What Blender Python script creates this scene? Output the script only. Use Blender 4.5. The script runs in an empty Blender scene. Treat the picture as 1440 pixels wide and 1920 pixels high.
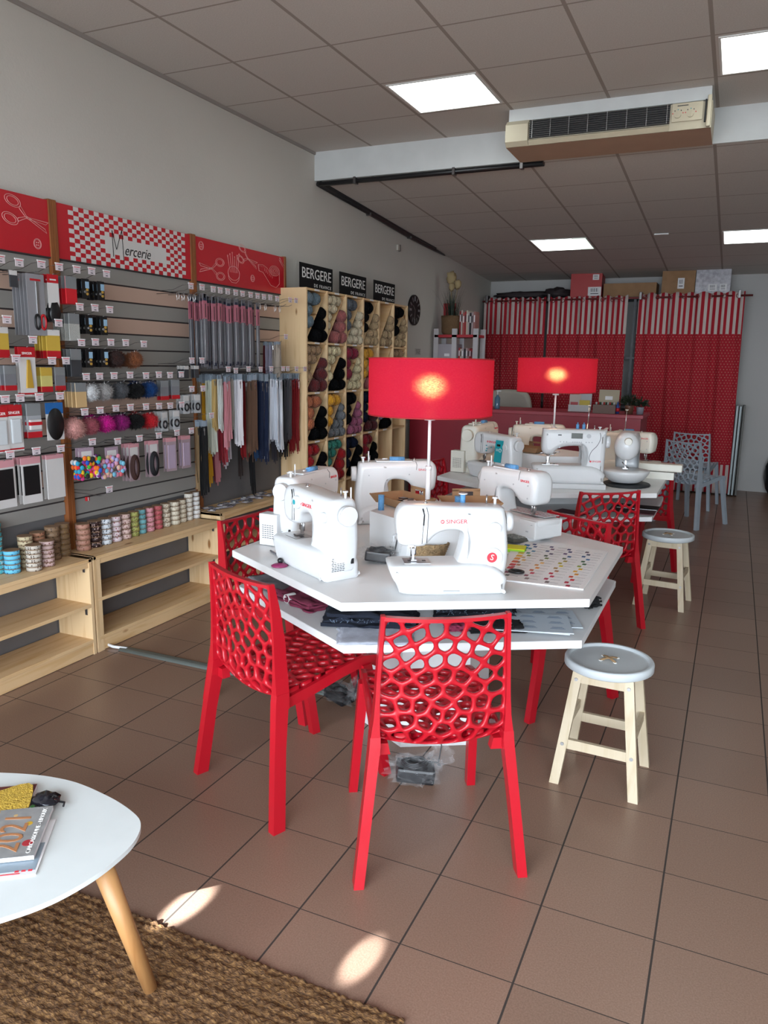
import bpy, bmesh, math, random
from mathutils import Vector, Matrix, noise
random.seed(7)
R=math.radians; pi=math.pi
scn=bpy.context.scene; COL=scn.collection
def lin(v): return v/12.92 if v<=.04045 else ((v+.055)/1.055)**2.4
def hx(h): h=h.lstrip('#'); return tuple(lin(int(h[i:i+2],16)/255) for i in (0,2,4))
# ------------------------------------------------------------------ materials
MT={}
def mat(name,col,rough=.5,metal=0,noise_=None,bump=None,emit=0,trans=0,alpha=1,spec=.5,coat=0,sheen=0,sss=0,ecol=None):
    if name in MT: return MT[name]
    if isinstance(col,str): col=hx(col)
    m=bpy.data.materials.new(name); m.use_nodes=True; n=m.node_tree; N=n.nodes; Lk=n.links
    b=N['Principled BSDF']; b.inputs['Base Color'].default_value=(*col,1)
    b.inputs['Roughness'].default_value=rough; b.inputs['Metallic'].default_value=metal
    b.inputs['Specular IOR Level'].default_value=spec
    if coat: b.inputs['Coat Weight'].default_value=coat; b.inputs['Coat Roughness'].default_value=.08
    if sheen: b.inputs['Sheen Weight'].default_value=sheen
    if trans: b.inputs['Transmission Weight'].default_value=trans
    if alpha<1: b.inputs['Alpha'].default_value=alpha
    if emit: b.inputs['Emission Color'].default_value=(*(ecol or col),1); b.inputs['Emission Strength'].default_value=emit
    tc=N.new('ShaderNodeTexCoord')
    nz=N.new('ShaderNodeTexNoise'); Lk.new(tc.outputs['Object'],nz.inputs['Vector'])
    sc,am=noise_ or (6,.06)
    nz.inputs['Scale'].default_value=sc; nz.inputs['Detail'].default_value=4
    mx=N.new('ShaderNodeMix'); mx.data_type='RGBA'; mx.blend_type='MULTIPLY'; mx.inputs[0].default_value=1
    cr=N.new('ShaderNodeMapRange'); cr.inputs['From Min'].default_value=.3; cr.inputs['From Max'].default_value=.7
    cr.inputs['To Min'].default_value=1-am; cr.inputs['To Max'].default_value=1+am*.3
    Lk.new(nz.outputs['Fac'],cr.inputs['Value'])
    cc=N.new('ShaderNodeCombineColor')
    for k in range(3): Lk.new(cr.outputs[0],cc.inputs[k])
    mx.inputs[6].default_value=(*col,1); Lk.new(cc.outputs[0],mx.inputs[7]); Lk.new(mx.outputs[2],b.inputs['Base Color'])
    if bump:
        n2=N.new('ShaderNodeTexNoise'); n2.inputs['Scale'].default_value=bump[0]; Lk.new(tc.outputs['Object'],n2.inputs['Vector'])
        bp=N.new('ShaderNodeBump'); bp.inputs['Strength'].default_value=bump[1]; bp.inputs['Distance'].default_value=.01
        Lk.new(n2.outputs['Fac'],bp.inputs['Height']); Lk.new(bp.outputs[0],b.inputs['Normal'])
    MT[name]=m; return m
def nodes(m): return m.node_tree.nodes, m.node_tree.links, m.node_tree.nodes['Principled BSDF']
def ramp(N,stops,interp='LINEAR'):
    r=N.new('ShaderNodeValToRGB'); e=r.color_ramp; e.interpolation=interp
    while len(e.elements)<len(stops): e.elements.new(.5)
    for k,(p,c) in enumerate(stops): e.elements[k].position=p; e.elements[k].color=(*(hx(c) if isinstance(c,str) else c),1)
    return r
def woodmat(name,c1,c2,knot=None,axis=1,rough=.5):
    m=mat(name,c1,rough); N,Lk,b=nodes(m)
    tc=N['Texture Coordinate']; mp=N.new('ShaderNodeMapping'); s=[26,26,26]; s[axis]=1.6; mp.inputs['Scale'].default_value=s
    Lk.new(tc.outputs['Object'],mp.inputs['Vector'])
    nz=N.new('ShaderNodeTexNoise'); nz.inputs['Scale'].default_value=1.2; nz.inputs['Detail'].default_value=5; nz.inputs['Distortion'].default_value=.6
    Lk.new(mp.outputs[0],nz.inputs['Vector'])
    r=ramp(N,[(.3,c2),(.5,c1),(.75,c1),(.9,c2)]); Lk.new(nz.outputs['Fac'],r.inputs[0])
    out=r.outputs[0]
    if knot:
        vo=N.new('ShaderNodeTexVoronoi'); vo.inputs['Scale'].default_value=1; mp2=N.new('ShaderNodeMapping'); s2=[9,9,9]; s2[axis]=3.2; mp2.inputs['Scale'].default_value=s2
        Lk.new(tc.outputs['Object'],mp2.inputs['Vector']); Lk.new(mp2.outputs[0],vo.inputs['Vector'])
        k=ramp(N,[(.0,(1,1,1)),(.07,(.9,.9,.9)),(.12,(0,0,0))]); Lk.new(vo.outputs['Distance'],k.inputs[0])
        mx=N.new('ShaderNodeMix'); mx.data_type='RGBA'; Lk.new(k.outputs[0],mx.inputs[0]); Lk.new(out,mx.inputs[6]); mx.inputs[7].default_value=(*hx(knot),1); out=mx.outputs[2]
    Lk.new(out,b.inputs['Base Color']); return m
# ------------------------------------------------------------------ mesh helpers
def BM(): return bmesh.new()
def setm(fs,i):
    for f in fs: f.material_index=i
def addv(bm,vs,fs,mi=0):
    V=[bm.verts.new(v) for v in vs]; o=[]
    for f in fs:
        try:
            q=bm.faces.new([V[i] for i in f]); q.material_index=mi; o.append(q)
        except ValueError: pass
    return V
def xf(vs,M): return [M@Vector(v) for v in vs]
def box(bm,c,s,M=None,mi=0,bev=0):
    x,y,z=[k/2 for k in s]; vs=[(c[0]+a*x,c[1]+b*y,c[2]+d*z) for a in(-1,1) for b in(-1,1) for d in(-1,1)]
    if M: vs=xf(vs,M)
    V=addv(bm,vs,[(0,1,3,2),(4,6,7,5),(0,4,5,1),(2,3,7,6),(0,2,6,4),(1,5,7,3)],mi)
    if bev:
        es=set(e for v in V for e in v.link_edges)
        r=bmesh.ops.bevel(bm,geom=list(es),offset=bev,segments=2,affect='EDGES',profile=.6)
        for f in r['faces']: f.material_index=mi
    return V
def frame(d):
    d=Vector(d).normalized(); u=d.cross(Vector((0,0,1)))
    if u.length<1e-3: u=d.cross(Vector((0,1,0)))
    u.normalize(); return d,u,u.cross(d)
def tube(bm,pts,r,seg=8,mi=0,closed=False,cap=True):
    pts=[Vector(p) for p in pts]; rs=r if isinstance(r,(list,tuple)) else [r]*len(pts); n=len(pts); rings=[]
    d0=None; u=None
    for i,p in enumerate(pts):
        a=pts[(i-1)%n] if (i or closed) else p; b=pts[(i+1)%n] if (i<n-1 or closed) else p
        d=(b-a).normalized()
        if u is None: _,u,_w=frame(d)
        u=(u-d*u.dot(d)); u=u.normalized() if u.length>1e-6 else frame(d)[1]
        w=u.cross(d); rings.append([bm.verts.new(p+(u*math.cos(2*pi*k/seg)+w*math.sin(2*pi*k/seg))*rs[i]) for k in range(seg)])
    for i in range(n if closed else n-1):
        A=rings[i];B=rings[(i+1)%n]
        for k in range(seg):
            f=bm.faces.new((A[k],A[(k+1)%seg],B[(k+1)%seg],B[k])); f.material_index=mi; f.smooth=True
    if cap and not closed:
        f=bm.faces.new(rings[0][::-1]); f.material_index=mi; f=bm.faces.new(rings[-1]); f.material_index=mi
def cyl(bm,p0,p1,r0,r1=None,seg=16,mi=0): tube(bm,[p0,p1],[r0,r0 if r1 is None else r1],seg,mi)
def lathe(bm,prof,c=(0,0,0),seg=24,mi=0,M=None,cap=True):
    rings=[]
    for r,z in prof:
        vs=[(c[0]+r*math.cos(2*pi*k/seg),c[1]+r*math.sin(2*pi*k/seg),c[2]+z) for k in range(seg)]
        if M: vs=xf(vs,M)
        rings.append([bm.verts.new(v) for v in vs])
    for A,B in zip(rings,rings[1:]):
        for k in range(seg):
            f=bm.faces.new((A[k],A[(k+1)%seg],B[(k+1)%seg],B[k])); f.material_index=mi; f.smooth=True
    if cap:
        f=bm.faces.new(rings[0][::-1]); f.material_index=mi; f=bm.faces.new(rings[-1]); f.material_index=mi
def prism(bm,poly,z0,z1,mi=0,bev=0,M=None):
    n=len(poly); vs=[(x,y,z0) for x,y in poly]+[(x,y,z1) for x,y in poly]
    if M: vs=xf(vs,M)
    V=addv(bm,vs,[tuple(range(n))[::-1],tuple(range(n,2*n))]+[(i,(i+1)%n,n+(i+1)%n,n+i) for i in range(n)],mi)
    if bev:
        es=[e for e in set(e for v in V for e in v.link_edges) if (e.verts[0] in V[:n])==(e.verts[1] in V[:n])]
        bmesh.ops.bevel(bm,geom=es,offset=bev,segments=2,affect='EDGES')
def spline(pts,per=4,closed=True):
    n=len(pts); o=[]
    rng=range(n) if closed else range(n-1)
    for i in rng:
        p=[Vector(pts[(i+k)%n] if closed else pts[min(max(i+k,0),n-1)]) for k in(-1,0,1,2)]
        for j in range(per):
            t=j/per; a=p[1];m1=(p[2]-p[0])*.5;m2=(p[3]-p[1])*.5;b=p[2]
            o.append(a*(2*t**3-3*t*t+1)+m1*(t**3-2*t*t+t)+b*(-2*t**3+3*t*t)+m2*(t**3-t*t))
    if not closed: o.append(Vector(pts[-1]))
    return o
def slab(bm,outline,d,r=.01,mi=0,y0=0,seg=3,M=None,res=None):
    """closed outline (x,z) extruded along y with rounded rims; rims inset step by step with smoothing"""
    P=[Vector((p[0],p[1])) for p in outline]; per=sum((P[i]-P[i-1]).length for i in range(len(P))); n=res or max(16,min(110,int(per/.012)))
    acc=[0]
    for i in range(len(P)): acc.append(acc[-1]+(P[(i+1)%len(P)]-P[i]).length)
    Q=[];k=0
    for q in range(n):
        t=per*q/n
        while acc[k+1]<t: k+=1
        f=(t-acc[k])/max(1e-9,acc[k+1]-acc[k]); Q.append(P[k].lerp(P[(k+1)%len(P)],f))
    A=sum(Q[i].x*Q[(i+1)%n].y-Q[(i+1)%n].x*Q[i].y for i in range(n)); sg=1 if A>0 else -1
    sets=[Q]; ins=[r*(1-math.cos(pi/2*k/seg)) for k in range(seg+1)]
    for k in range(1,seg+1):
        c=[v.copy() for v in sets[-1]]; dd=(ins[k]-ins[k-1])
        for _ in range(2):
            N_=[]
            for i in range(n):
                t=c[(i+1)%n]-c[i-1]; t=t.normalized() if t.length>1e-9 else Vector((1,0)); N_.append(Vector((t.y,-t.x))*sg)
            c=[c[i]-N_[i]*dd/2 for i in range(n)]; c=[(c[i-1]+c[i]*2+c[(i+1)%n])/4 for i in range(n)]
        sets.append(c)
    st=[(-d/2+r*(1-math.sin(pi/2*k/seg)),sets[k]) for k in range(seg,-1,-1)]
    st=st+[(-y,c) for y,c in st[::-1]]; rings=[]
    for y,c in st:
        vs=[(p.x,y+y0,p.y) for p in c]
        if M: vs=xf(vs,M)
        rings.append([bm.verts.new(v) for v in vs])
    for Ra,Rb in zip(rings,rings[1:]):
        for k in range(n):
            f=bm.faces.new((Ra[k],Ra[(k+1)%n],Rb[(k+1)%n],Rb[k])); f.material_index=mi; f.smooth=True
    cf=[]
    for ring in (rings[0],rings[-1]):
        f=bm.faces.new(ring); f.material_index=mi; cf.append(f)
    bmesh.ops.triangulate(bm,faces=cf,ngon_method='EAR_CLIP')
def sweep(bm,st,mi=0,bev=0):
    """st: list of (x,y,z,wx,wy) horizontal rectangular sections"""
    rings=[[bm.verts.new((x+a*wx/2,y+b*wy/2,z)) for a,b in((-1,-1),(1,-1),(1,1),(-1,1))] for x,y,z,wx,wy in st]
    for A,B in zip(rings,rings[1:]):
        for k in range(4): bm.faces.new((A[k],A[(k+1)%4],B[(k+1)%4],B[k])).material_index=mi
    bm.faces.new(rings[0][::-1]); bm.faces.new(rings[-1])
def blob(bm,c,r,seg=12,amp=0,fr=8,mi=0,seed=0):
    r=r if isinstance(r,(tuple,list)) else (r,)*3; rings=[]; h=seg//2+1
    for i in range(1,h):
        th=pi*i/h; row=[]
        for k in range(seg):
            d=Vector((math.sin(th)*math.cos(2*pi*k/seg),math.sin(th)*math.sin(2*pi*k/seg),math.cos(th)))
            q=1+amp*noise.noise(d*fr*.3+Vector((seed,seed*2.1,0)))*2 if amp else 1
            row.append(bm.verts.new((c[0]+d.x*r[0]*q,c[1]+d.y*r[1]*q,c[2]+d.z*r[2]*q)))
        rings.append(row)
    t=bm.verts.new((c[0],c[1],c[2]+r[2])); b=bm.verts.new((c[0],c[1],c[2]-r[2]))
    fs=[]
    for A,B in zip(rings,rings[1:]):
        for k in range(seg): fs.append(bm.faces.new((A[k],B[k],B[(k+1)%seg],A[(k+1)%seg])))
    for k in range(seg):
        fs.append(bm.faces.new((t,rings[0][k],rings[0][(k+1)%seg]))); fs.append(bm.faces.new((b,rings[-1][(k+1)%seg],rings[-1][k])))
    for f in fs: f.smooth=True; f.material_index=mi
def obj(name,bm,mats,parent=None,smooth=None):
    me=bpy.data.meshes.new(name); bmesh.ops.recalc_face_normals(bm,faces=bm.faces[:]); bm.to_mesh(me); bm.free()
    for m in (mats if isinstance(mats,(list,tuple)) else [mats]): me.materials.append(m)
    o=bpy.data.objects.new(name,me); COL.objects.link(o)
    if parent: o.parent=parent
    if smooth is not None:
        for p in me.polygons: p.use_smooth=smooth
    return o
def tag(o,label,cat,group=None,kind=None):
    o['label']=label; o['category']=cat
    if group: o['group']=group
    if kind: o['kind']=kind
    return o
def thing(name,label,cat,loc=(0,0,0),rz=0,group=None):
    o=bpy.data.objects.new(name,None); COL.objects.link(o); o.location=loc; o.rotation_euler=(0,0,rz); o.empty_display_size=.05
    return tag(o,label,cat,group)
def struct(name,bm,mats):
    o=obj(name,bm,mats); o['kind']='structure'; return o
KIDS={}
def dup(root,loc=None,rz=None,label=None,group=None):
    def cp(o,par):
        c=o.copy(); COL.objects.link(c)
        if par: c.parent=par
        for ch in [k for k in list(o.children)]: cp(ch,c)
        return c
    r=cp(root,None)
    if loc is not None: r.location=loc
    if rz is not None: r.rotation_euler=(0,0,rz)
    if label: r['label']=label
    if group: r['group']=group
    return r
TX={}
def textmesh(s,size,ext=.0006,shear=0,sx=1,align='CENTER',sp=1):
    k=(s,size,ext,shear,sx,align,sp)
    if k in TX: return TX[k]
    cu=bpy.data.curves.new('lettering','FONT'); cu.body=s; cu.size=size; cu.space_character=sp; cu.extrude=ext; cu.shear=shear; cu.align_x=align; cu.align_y='CENTER'; cu.resolution_u=3
    t=bpy.data.objects.new('t',cu); COL.objects.link(t); dg=bpy.context.evaluated_depsgraph_get(); dg.update()
    me=bpy.data.meshes.new_from_object(t.evaluated_get(dg)); COL.objects.unlink(t); bpy.data.objects.remove(t)
    for v in me.vertices: v.co.x*=sx
    TX[k]=me; return me
def text(s,size,m,parent,M,name='lettering',**kw):
    me=textmesh(s,size,**kw).copy(); me.transform(M); me.materials.clear(); me.materials.append(m)
    o=bpy.data.objects.new(name,me); COL.objects.link(o)
    if parent: o.parent=parent
    return o
def MX(loc,x,y):  # matrix from x axis, y axis
    x=Vector(x).normalized(); y=Vector(y); y=(y-x*x.dot(y)).normalized(); z=x.cross(y)
    m=Matrix((x,y,z)).transposed().to_4x4(); m.translation=Vector(loc); return m
# palette
white_plastic=mat('white plastic',(.69,.70,.71),.3,coat=.1)
cream_plastic=mat('cream plastic',(.72,.70,.62),.35)
grey_plastic=mat('light grey plastic',(.45,.46,.48),.4)
steel=mat('brushed steel',(.55,.55,.56),.3,1)
dark_steel=mat('dark steel wire',(.16,.15,.15),.35,.8)
black_plastic=mat('black plastic',(.012,.012,.014),.35)
red_plastic=mat('glossy red plastic',(.40,.006,.015),.30,spec=.4,coat=.06,noise_=(3,.03))
grey_chair=mat('glossy grey plastic',(.36,.42,.48),.28,coat=.2)
table_white=mat('white laminate',(.78,.78,.78),.38,noise_=(4,.02))
lowboard=mat('white shelf laminate',(.74,.75,.76),.4,noise_=(4,.02))
ink_red=mat('red ink',(.7,.03,.05),.5); ink_dark=mat('dark ink',(.03,.03,.04),.6); ink_white=mat('white ink',(.8,.78,.76),.6)
paper=mat('white paper',(.78,.77,.78),.7); card=mat('brown cardboard',(.32,.18,.09),.8,noise_=(12,.15))
teal=mat('teal plastic',(.02,.36,.42),.4); thread_blue=mat('blue thread',(.12,.33,.62),.6,bump=(300,.6))
pine=woodmat('pine boards','#d9b78a','#c9a06c','#8a5a2c',1,.55)
pinev=woodmat('pine uprights','#dcbd92','#caa577','#8a5a2c',2,.55)
pinex=woodmat('pine cross boards','#d9b78a','#c9a06c','#8a5a2c',0,.55)
orange_wood=woodmat('orange varnished wood','#8f552b','#74401f',None,2,.45)
beech=woodmat('pale beech','#bdae95','#b09e80',None,2,.5)
oakleg=woodmat('light oak leg','#a97b4c','#99693c',None,2,.45)
# ------------------------------------------------------------------ room shell
WX=-3.15; YB=10.4; XR=2.6; YF=-1.7; YM=5.58; ZC=3.10; ZB=2.89
def zfar(y): return ZB-.0605*(y-YM)
wallm=mat('painted wall',(.56,.535,.49),.85,noise_=(1.2,.05),bump=(90,.08))
wallb=mat('pale grey back wall',(.47,.46,.45),.85,noise_=(1.2,.05))
floorm=mat('terracotta tiles',(.27,.165,.125),.3); 
def gridmask(m,x0,y0,px,py,wx,wy,obj_=True,src='Object'):
    N,Lk,b=nodes(m); tc=N['Texture Coordinate']; sp=N.new('ShaderNodeSeparateXYZ'); Lk.new(tc.outputs[src],sp.inputs[0]); outs=[];ids=[]
    for ax,(o,p,w) in enumerate(((x0,px,wx),(y0,py,wy))):
        a=N.new('ShaderNodeMath'); a.operation='SUBTRACT'; a.inputs[1].default_value=o; Lk.new(sp.outputs[ax],a.inputs[0])
        d=N.new('ShaderNodeMath'); d.operation='DIVIDE'; d.inputs[1].default_value=p; Lk.new(a.outputs[0],d.inputs[0])
        fl=N.new('ShaderNodeMath'); fl.operation='FLOOR'; Lk.new(d.outputs[0],fl.inputs[0]); ids.append(fl)
        f=N.new('ShaderNodeMath'); f.operation='FRACT'; Lk.new(d.outputs[0],f.inputs[0])
        g=N.new('ShaderNodeMath'); g.operation='PINGPONG'; g.inputs[1].default_value=.5; Lk.new(f.outputs[0],g.inputs[0])
        l=N.new('ShaderNodeMath'); l.operation='LESS_THAN'; l.inputs[1].default_value=w/2/p; Lk.new(g.outputs[0],l.inputs[0]); outs.append(l)
    mx=N.new('ShaderNodeMath'); mx.operation='MAXIMUM'; Lk.new(outs[0].outputs[0],mx.inputs[0]); Lk.new(outs[1].outputs[0],mx.inputs[1])
    wn=N.new('ShaderNodeTexWhiteNoise'); wn.noise_dimensions='2D'; cv=N.new('ShaderNodeCombineXYZ'); Lk.new(ids[0].outputs[0],cv.inputs[0]); Lk.new(ids[1].outputs[0],cv.inputs[1]); Lk.new(cv.outputs[0],wn.inputs['Vector'])
    return mx,wn
mk,wn=gridmask(floorm,-.058,3.456,.305,.305,.0055,.003)
N,Lk,b=nodes(floorm); nz=N.new('ShaderNodeTexNoise'); nz.inputs['Scale'].default_value=220; nz.inputs['Detail'].default_value=3; Lk.new(N['Texture Coordinate'].outputs['Object'],nz.inputs['Vector'])
r=ramp(N,[(.3,'#7c6152'),(.5,'#866b5b'),(.7,'#8f7464')]); Lk.new(nz.outputs['Fac'],r.inputs[0])
hv=N.new('ShaderNodeHueSaturation'); vr=N.new('ShaderNodeMapRange'); vr.inputs['To Min'].default_value=.9; vr.inputs['To Max'].default_value=1.06; Lk.new(wn.outputs['Value'],vr.inputs['Value']); Lk.new(vr.outputs[0],hv.inputs['Value']); Lk.new(r.outputs[0],hv.inputs['Color'])
mx=N.new('ShaderNodeMix'); mx.data_type='RGBA'; Lk.new(mk.outputs[0],mx.inputs[0]); Lk.new(hv.outputs[0],mx.inputs[6]); mx.inputs[7].default_value=(*hx('#38302b'),1); Lk.new(mx.outputs[2],b.inputs['Base Color'])
rr=N.new('ShaderNodeMapRange'); rr.inputs['To Min'].default_value=.34; rr.inputs['To Max'].default_value=.9; Lk.new(mk.outputs[0],rr.inputs['Value']); Lk.new(rr.outputs[0],b.inputs['Roughness'])
bp=N.new('ShaderNodeBump'); bp.invert=True; bp.inputs['Strength'].default_value=.5; bp.inputs['Distance'].default_value=.002; Lk.new(mk.outputs[0],bp.inputs['Height']); Lk.new(bp.outputs[0],b.inputs['Normal'])
ceilm=mat('ceiling tiles',(.5,.47,.44),.95); mk,wn=gridmask(ceilm,-.26,.2,.6,.6,.02,.012)
N,Lk,b=nodes(ceilm); nz=N.new('ShaderNodeTexNoise'); nz.inputs['Scale'].default_value=160; Lk.new(N['Texture Coordinate'].outputs['Object'],nz.inputs['Vector'])
r=ramp(N,[(.3,'#bab4ae'),(.7,'#c8c2bc')]); Lk.new(nz.outputs['Fac'],r.inputs[0])
mx=N.new('ShaderNodeMix'); mx.data_type='RGBA'; Lk.new(mk.outputs[0],mx.inputs[0]); Lk.new(r.outputs[0],mx.inputs[6]); mx.inputs[7].default_value=(*hx('#968c84'),1); Lk.new(mx.outputs[2],b.inputs['Base Color'])
def quadbox(bm,x0,x1,y0,y1,z0,z1): box(bm,((x0+x1)/2,(y0+y1)/2,(z0+z1)/2),(x1-x0,y1-y0,z1-z0))
bm=BM(); quadbox(bm,WX-.2,XR+.2,YF-.2,YB+.2,-.1,0); struct('floor',bm,floorm)
bm=BM(); quadbox(bm,WX-.2,WX,YF-.2,YB+.2,0,3.4); struct('wall_left',bm,wallm)
bm=BM(); quadbox(bm,XR,XR+.2,YF-.2,YB+.2,0,3.4); struct('wall_right',bm,wallm)
bm=BM(); quadbox(bm,WX,XR,YB,YB+.2,0,3.4); struct('wall_back',bm,wallb)
# front wall with a wide shop window behind the camera
bm=BM(); quadbox(bm,WX,-2.75,YF-.2,YF,0,3.4); quadbox(bm,2.3,XR,YF-.2,YF,0,3.4); quadbox(bm,-2.75,2.3,YF-.2,YF,2.45,3.4); quadbox(bm,-2.75,2.3,YF-.2,YF,0,.12); struct('wall_front',bm,wallm)
alu=mat('dark window frame',(.05,.05,.055),.4,.5)
bm=BM()
for x in (-2.75,-1.5,-.25,1.0,2.25): quadbox(bm,x,x+.05,YF-.14,YF-.06,.12,2.45)
quadbox(bm,-2.75,2.3,YF-.14,YF-.06,.12,.17); quadbox(bm,-2.75,2.3,YF-.14,YF-.06,2.4,2.45); struct('window_1',bm,alu)
# ceilings
bm=BM(); quadbox(bm,WX-.2,XR+.2,YF-.2,YM,ZC,ZC+.1); struct('ceiling',bm,ceilm)
ceil2=ceilm.copy(); ceil2.name='ceiling tiles rear'
for n in ceil2.node_tree.nodes:
    if n.type=='MATH' and n.operation=='SUBTRACT' and abs(n.inputs[1].default_value-.2)<1e-6: n.inputs[1].default_value=.225-.0
bm=BM(); zb=zfar(YB+.2)
addv(bm,[(WX-.2,YM,ZB),(XR+.2,YM,ZB),(XR+.2,YB+.2,zb),(WX-.2,YB+.2,zb),(WX-.2,YM,ZB+.1),(XR+.2,YM,ZB+.1),(XR+.2,YB+.2,zb+.1),(WX-.2,YB+.2,zb+.1)],[(0,1,2,3),(4,5,6,7),(0,1,5,4),(2,3,7,6),(0,3,7,4),(1,2,6,5)]); struct('ceiling_rear',bm,ceil2)
beamm=mat('white painted beam',(.62,.64,.64),.7)
bm=BM(); quadbox(bm,WX,XR,YM-.02,YM+.1,ZB-.0,ZC); struct('trim_1',bm,beamm)
bm=BM(); 
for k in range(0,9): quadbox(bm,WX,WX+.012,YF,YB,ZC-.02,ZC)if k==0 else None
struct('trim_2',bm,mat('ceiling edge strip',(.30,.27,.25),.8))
# black trunking below the beam and along the wall
bm=BM(); tube(bm,[(-1.35,YM-.0,ZB-.018),(-2.2,YM-.0,ZB-.02),(WX+.03,YM,ZB-.022)],.016,8); tube(bm,[(-1.35,YM+.03,ZB-.018),(WX+.05,YM+.03,ZB-.02)],.014,8)
pts=[(WX+.022,YM,ZB-.02),(WX+.022,6.6,zfar(6.6)-.02),(WX+.02,7.5,zfar(7.5)-.025),(WX+.02,8.15,zfar(8.15)-.014),(WX+.02,8.5,zfar(8.5)-.012)]
tube(bm,pts,[.02,.02,.02,.018,.007],8); tube(bm,[(a+.02,b,c+.012) for a,b,c in pts[:4]],.012,8)
tr=thing('cable_trunking','black cable trunking along the beam and down the ceiling edge of left wall','cable',(WX,YM,ZB)); o=obj('cable',bm,black_plastic,tr); o.location=(-WX,-YM,-ZB)
for p in [(-1.5,YM,ZB-.02),(-2.0,YM,ZB-.02),(-2.8,YM,ZB-.02),(WX+.02,6.5,zfar(6.5)-.02),(WX+.02,7.45,zfar(7.45)-.02)]:
    bm=BM(); box(bm,(p[0]-WX,p[1]-YM,p[2]-ZB),(.02,.05,.05) if p[0]>-3 else (.05,.02,.05)); obj('clip',bm,dark_steel,tr)
# ceiling lights
lamp_w=mat('lit light diffuser',(1,1,1),.5,emit=4.0,ecol=(.93,1,.97)); lamp_d=mat('dim light diffuser',(.8,.85,.8),.5,emit=1.0,ecol=(.8,1,.85)); frame_w=mat('white metal frame',(.7,.7,.68),.5)
def clight(label,x0,x1,y0,y1,zf,cells):
    t=thing('ceiling_light',label,'ceiling light',((x0+x1)/2,(y0+y1)/2,zf((y0+y1)/2)),0,'recessed ceiling lights'); ox,oy,oz=t.location
    def q(bm,a,b,c,d,dz0,dz1,mi=0):
        vs=[]
        for (x,y) in ((a,c),(b,c),(b,d),(a,d)): vs.append((x-ox,y-oy,zf(y)-oz-dz0))
        for (x,y) in ((a,c),(b,c),(b,d),(a,d)): vs.append((x-ox,y-oy,zf(y)-oz-dz1))
        addv(bm,vs,[(0,1,2,3),(4,5,6,7),(0,1,5,4),(1,2,6,5),(2,3,7,6),(3,0,4,7)],mi)
    bm=BM(); w=.012
    q(bm,x0,x1,y0,y0+w,0,.006);q(bm,x0,x1,y1-w,y1,0,.006);q(bm,x0,x0+w,y0+w,y1-w,0,.006);q(bm,x1-w,x1,y0+w,y1-w,0,.006); obj('frame',bm,frame_w,t)
    n=len(cells)
    for k,c in enumerate(cells):
        a=x0+w+(x1-x0-2*w)*k/n; b_=x0+w+(x1-x0-2*w)*(k+1)/n
        bm=BM(); q(bm,a+.001,b_-.001,y0+w,y1-w,0,.003); obj('diffuser',bm,lamp_w if c else lamp_d,t)
        if k:
            bm=BM(); q(bm,a-.001,a+.001,y0+w,y1-w,.0,.004); obj('divider',bm,frame_w,t)
    return t
clight('bright square ceiling light left of the air conditioner',-2.03,-1.48,4.43,4.97,lambda y:ZC,[1])
clight('bright ceiling light at top right corner of the photo',-.235,.33,4.43,4.97,lambda y:ZC,[1,1,1])
clight('small far ceiling light with one dim green cell, above the rear table',-2.04,-1.47,8.0,8.55,zfar,[1,1,1,0])
clight('far ceiling light with white cells at the right edge of the photo',-.24,.33,8.03,8.6,zfar,[1,1,1])
bm=BM(); box(bm,(0,0,-.008),(.13,.03,.012),bev=.003); o=obj('ceiling_vent',bm,mat('vent white',(.8,.8,.8),.4)); o.location=(-.77,8.0,zfar(8.0)); tag(o,'small thin white fitting on the rear ceiling between two lights','ceiling fitting')
# wall bits
bm=BM(); box(bm,(.012,0,0),(.02,.05,.05)); box(bm,(.012,.03,.0),(.022,.018,.06),mi=1); o=obj('wall_bracket',bm,[mat('beige plate',(.5,.46,.4),.6),dark_steel]); o.location=(WX,7.2,2.61); tag(o,'small beige plate on the left wall under the black trunking','plate')
t=thing('wall_sticker','faint SGE sticker on the left wall beside the book shelf','sticker',(WX,7.8,1.62)); bm=BM(); box(bm,(.002,0,0),(.002,.16,.07)); obj('backing',bm,mat('sticker grey',(.44,.41,.38),.8),t)
text('SGE',.07,mat('sticker ink',(.22,.20,.19),.8),t,MX((.0045,0,0),(0,1,0),(0,0,1)))
# ------------------------------------------------------------------ air conditioner
ac=thing('air_conditioner','beige ceiling air conditioner with black grille and dials hung on the beam','air conditioner',(-.88,5.3,2.87))
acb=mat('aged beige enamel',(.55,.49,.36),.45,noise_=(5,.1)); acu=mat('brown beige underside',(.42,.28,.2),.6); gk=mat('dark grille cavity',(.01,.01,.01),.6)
def P(x,y,z): return (x+.88,y-5.3,z-2.87)
bm=BM(); addv(bm,[P(-1.49,5.13,2.875),P(-.27,5.13,2.875),P(-.27,5.5,2.87),P(-1.49,5.5,2.87),P(-1.49,5.13,3.02),P(-.27,5.13,3.02),P(-.27,5.5,3.04),P(-1.49,5.5,3.04)],[(0,1,5,4),(1,2,6,5),(2,3,7,6),(3,0,4,7),(4,5,6,7)],0); addv(bm,[P(-1.49,5.13,2.874),P(-.27,5.13,2.874),P(-.27,5.5,2.869),P(-1.49,5.5,2.869)],[(0,1,2,3)],1); obj('casing',bm,[acb,acu],ac)
bm=BM(); box(bm,P(-.88,5.32,3.065),(1.2,.37,.075)); obj('mounting_box',bm,beamm,ac)
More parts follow.
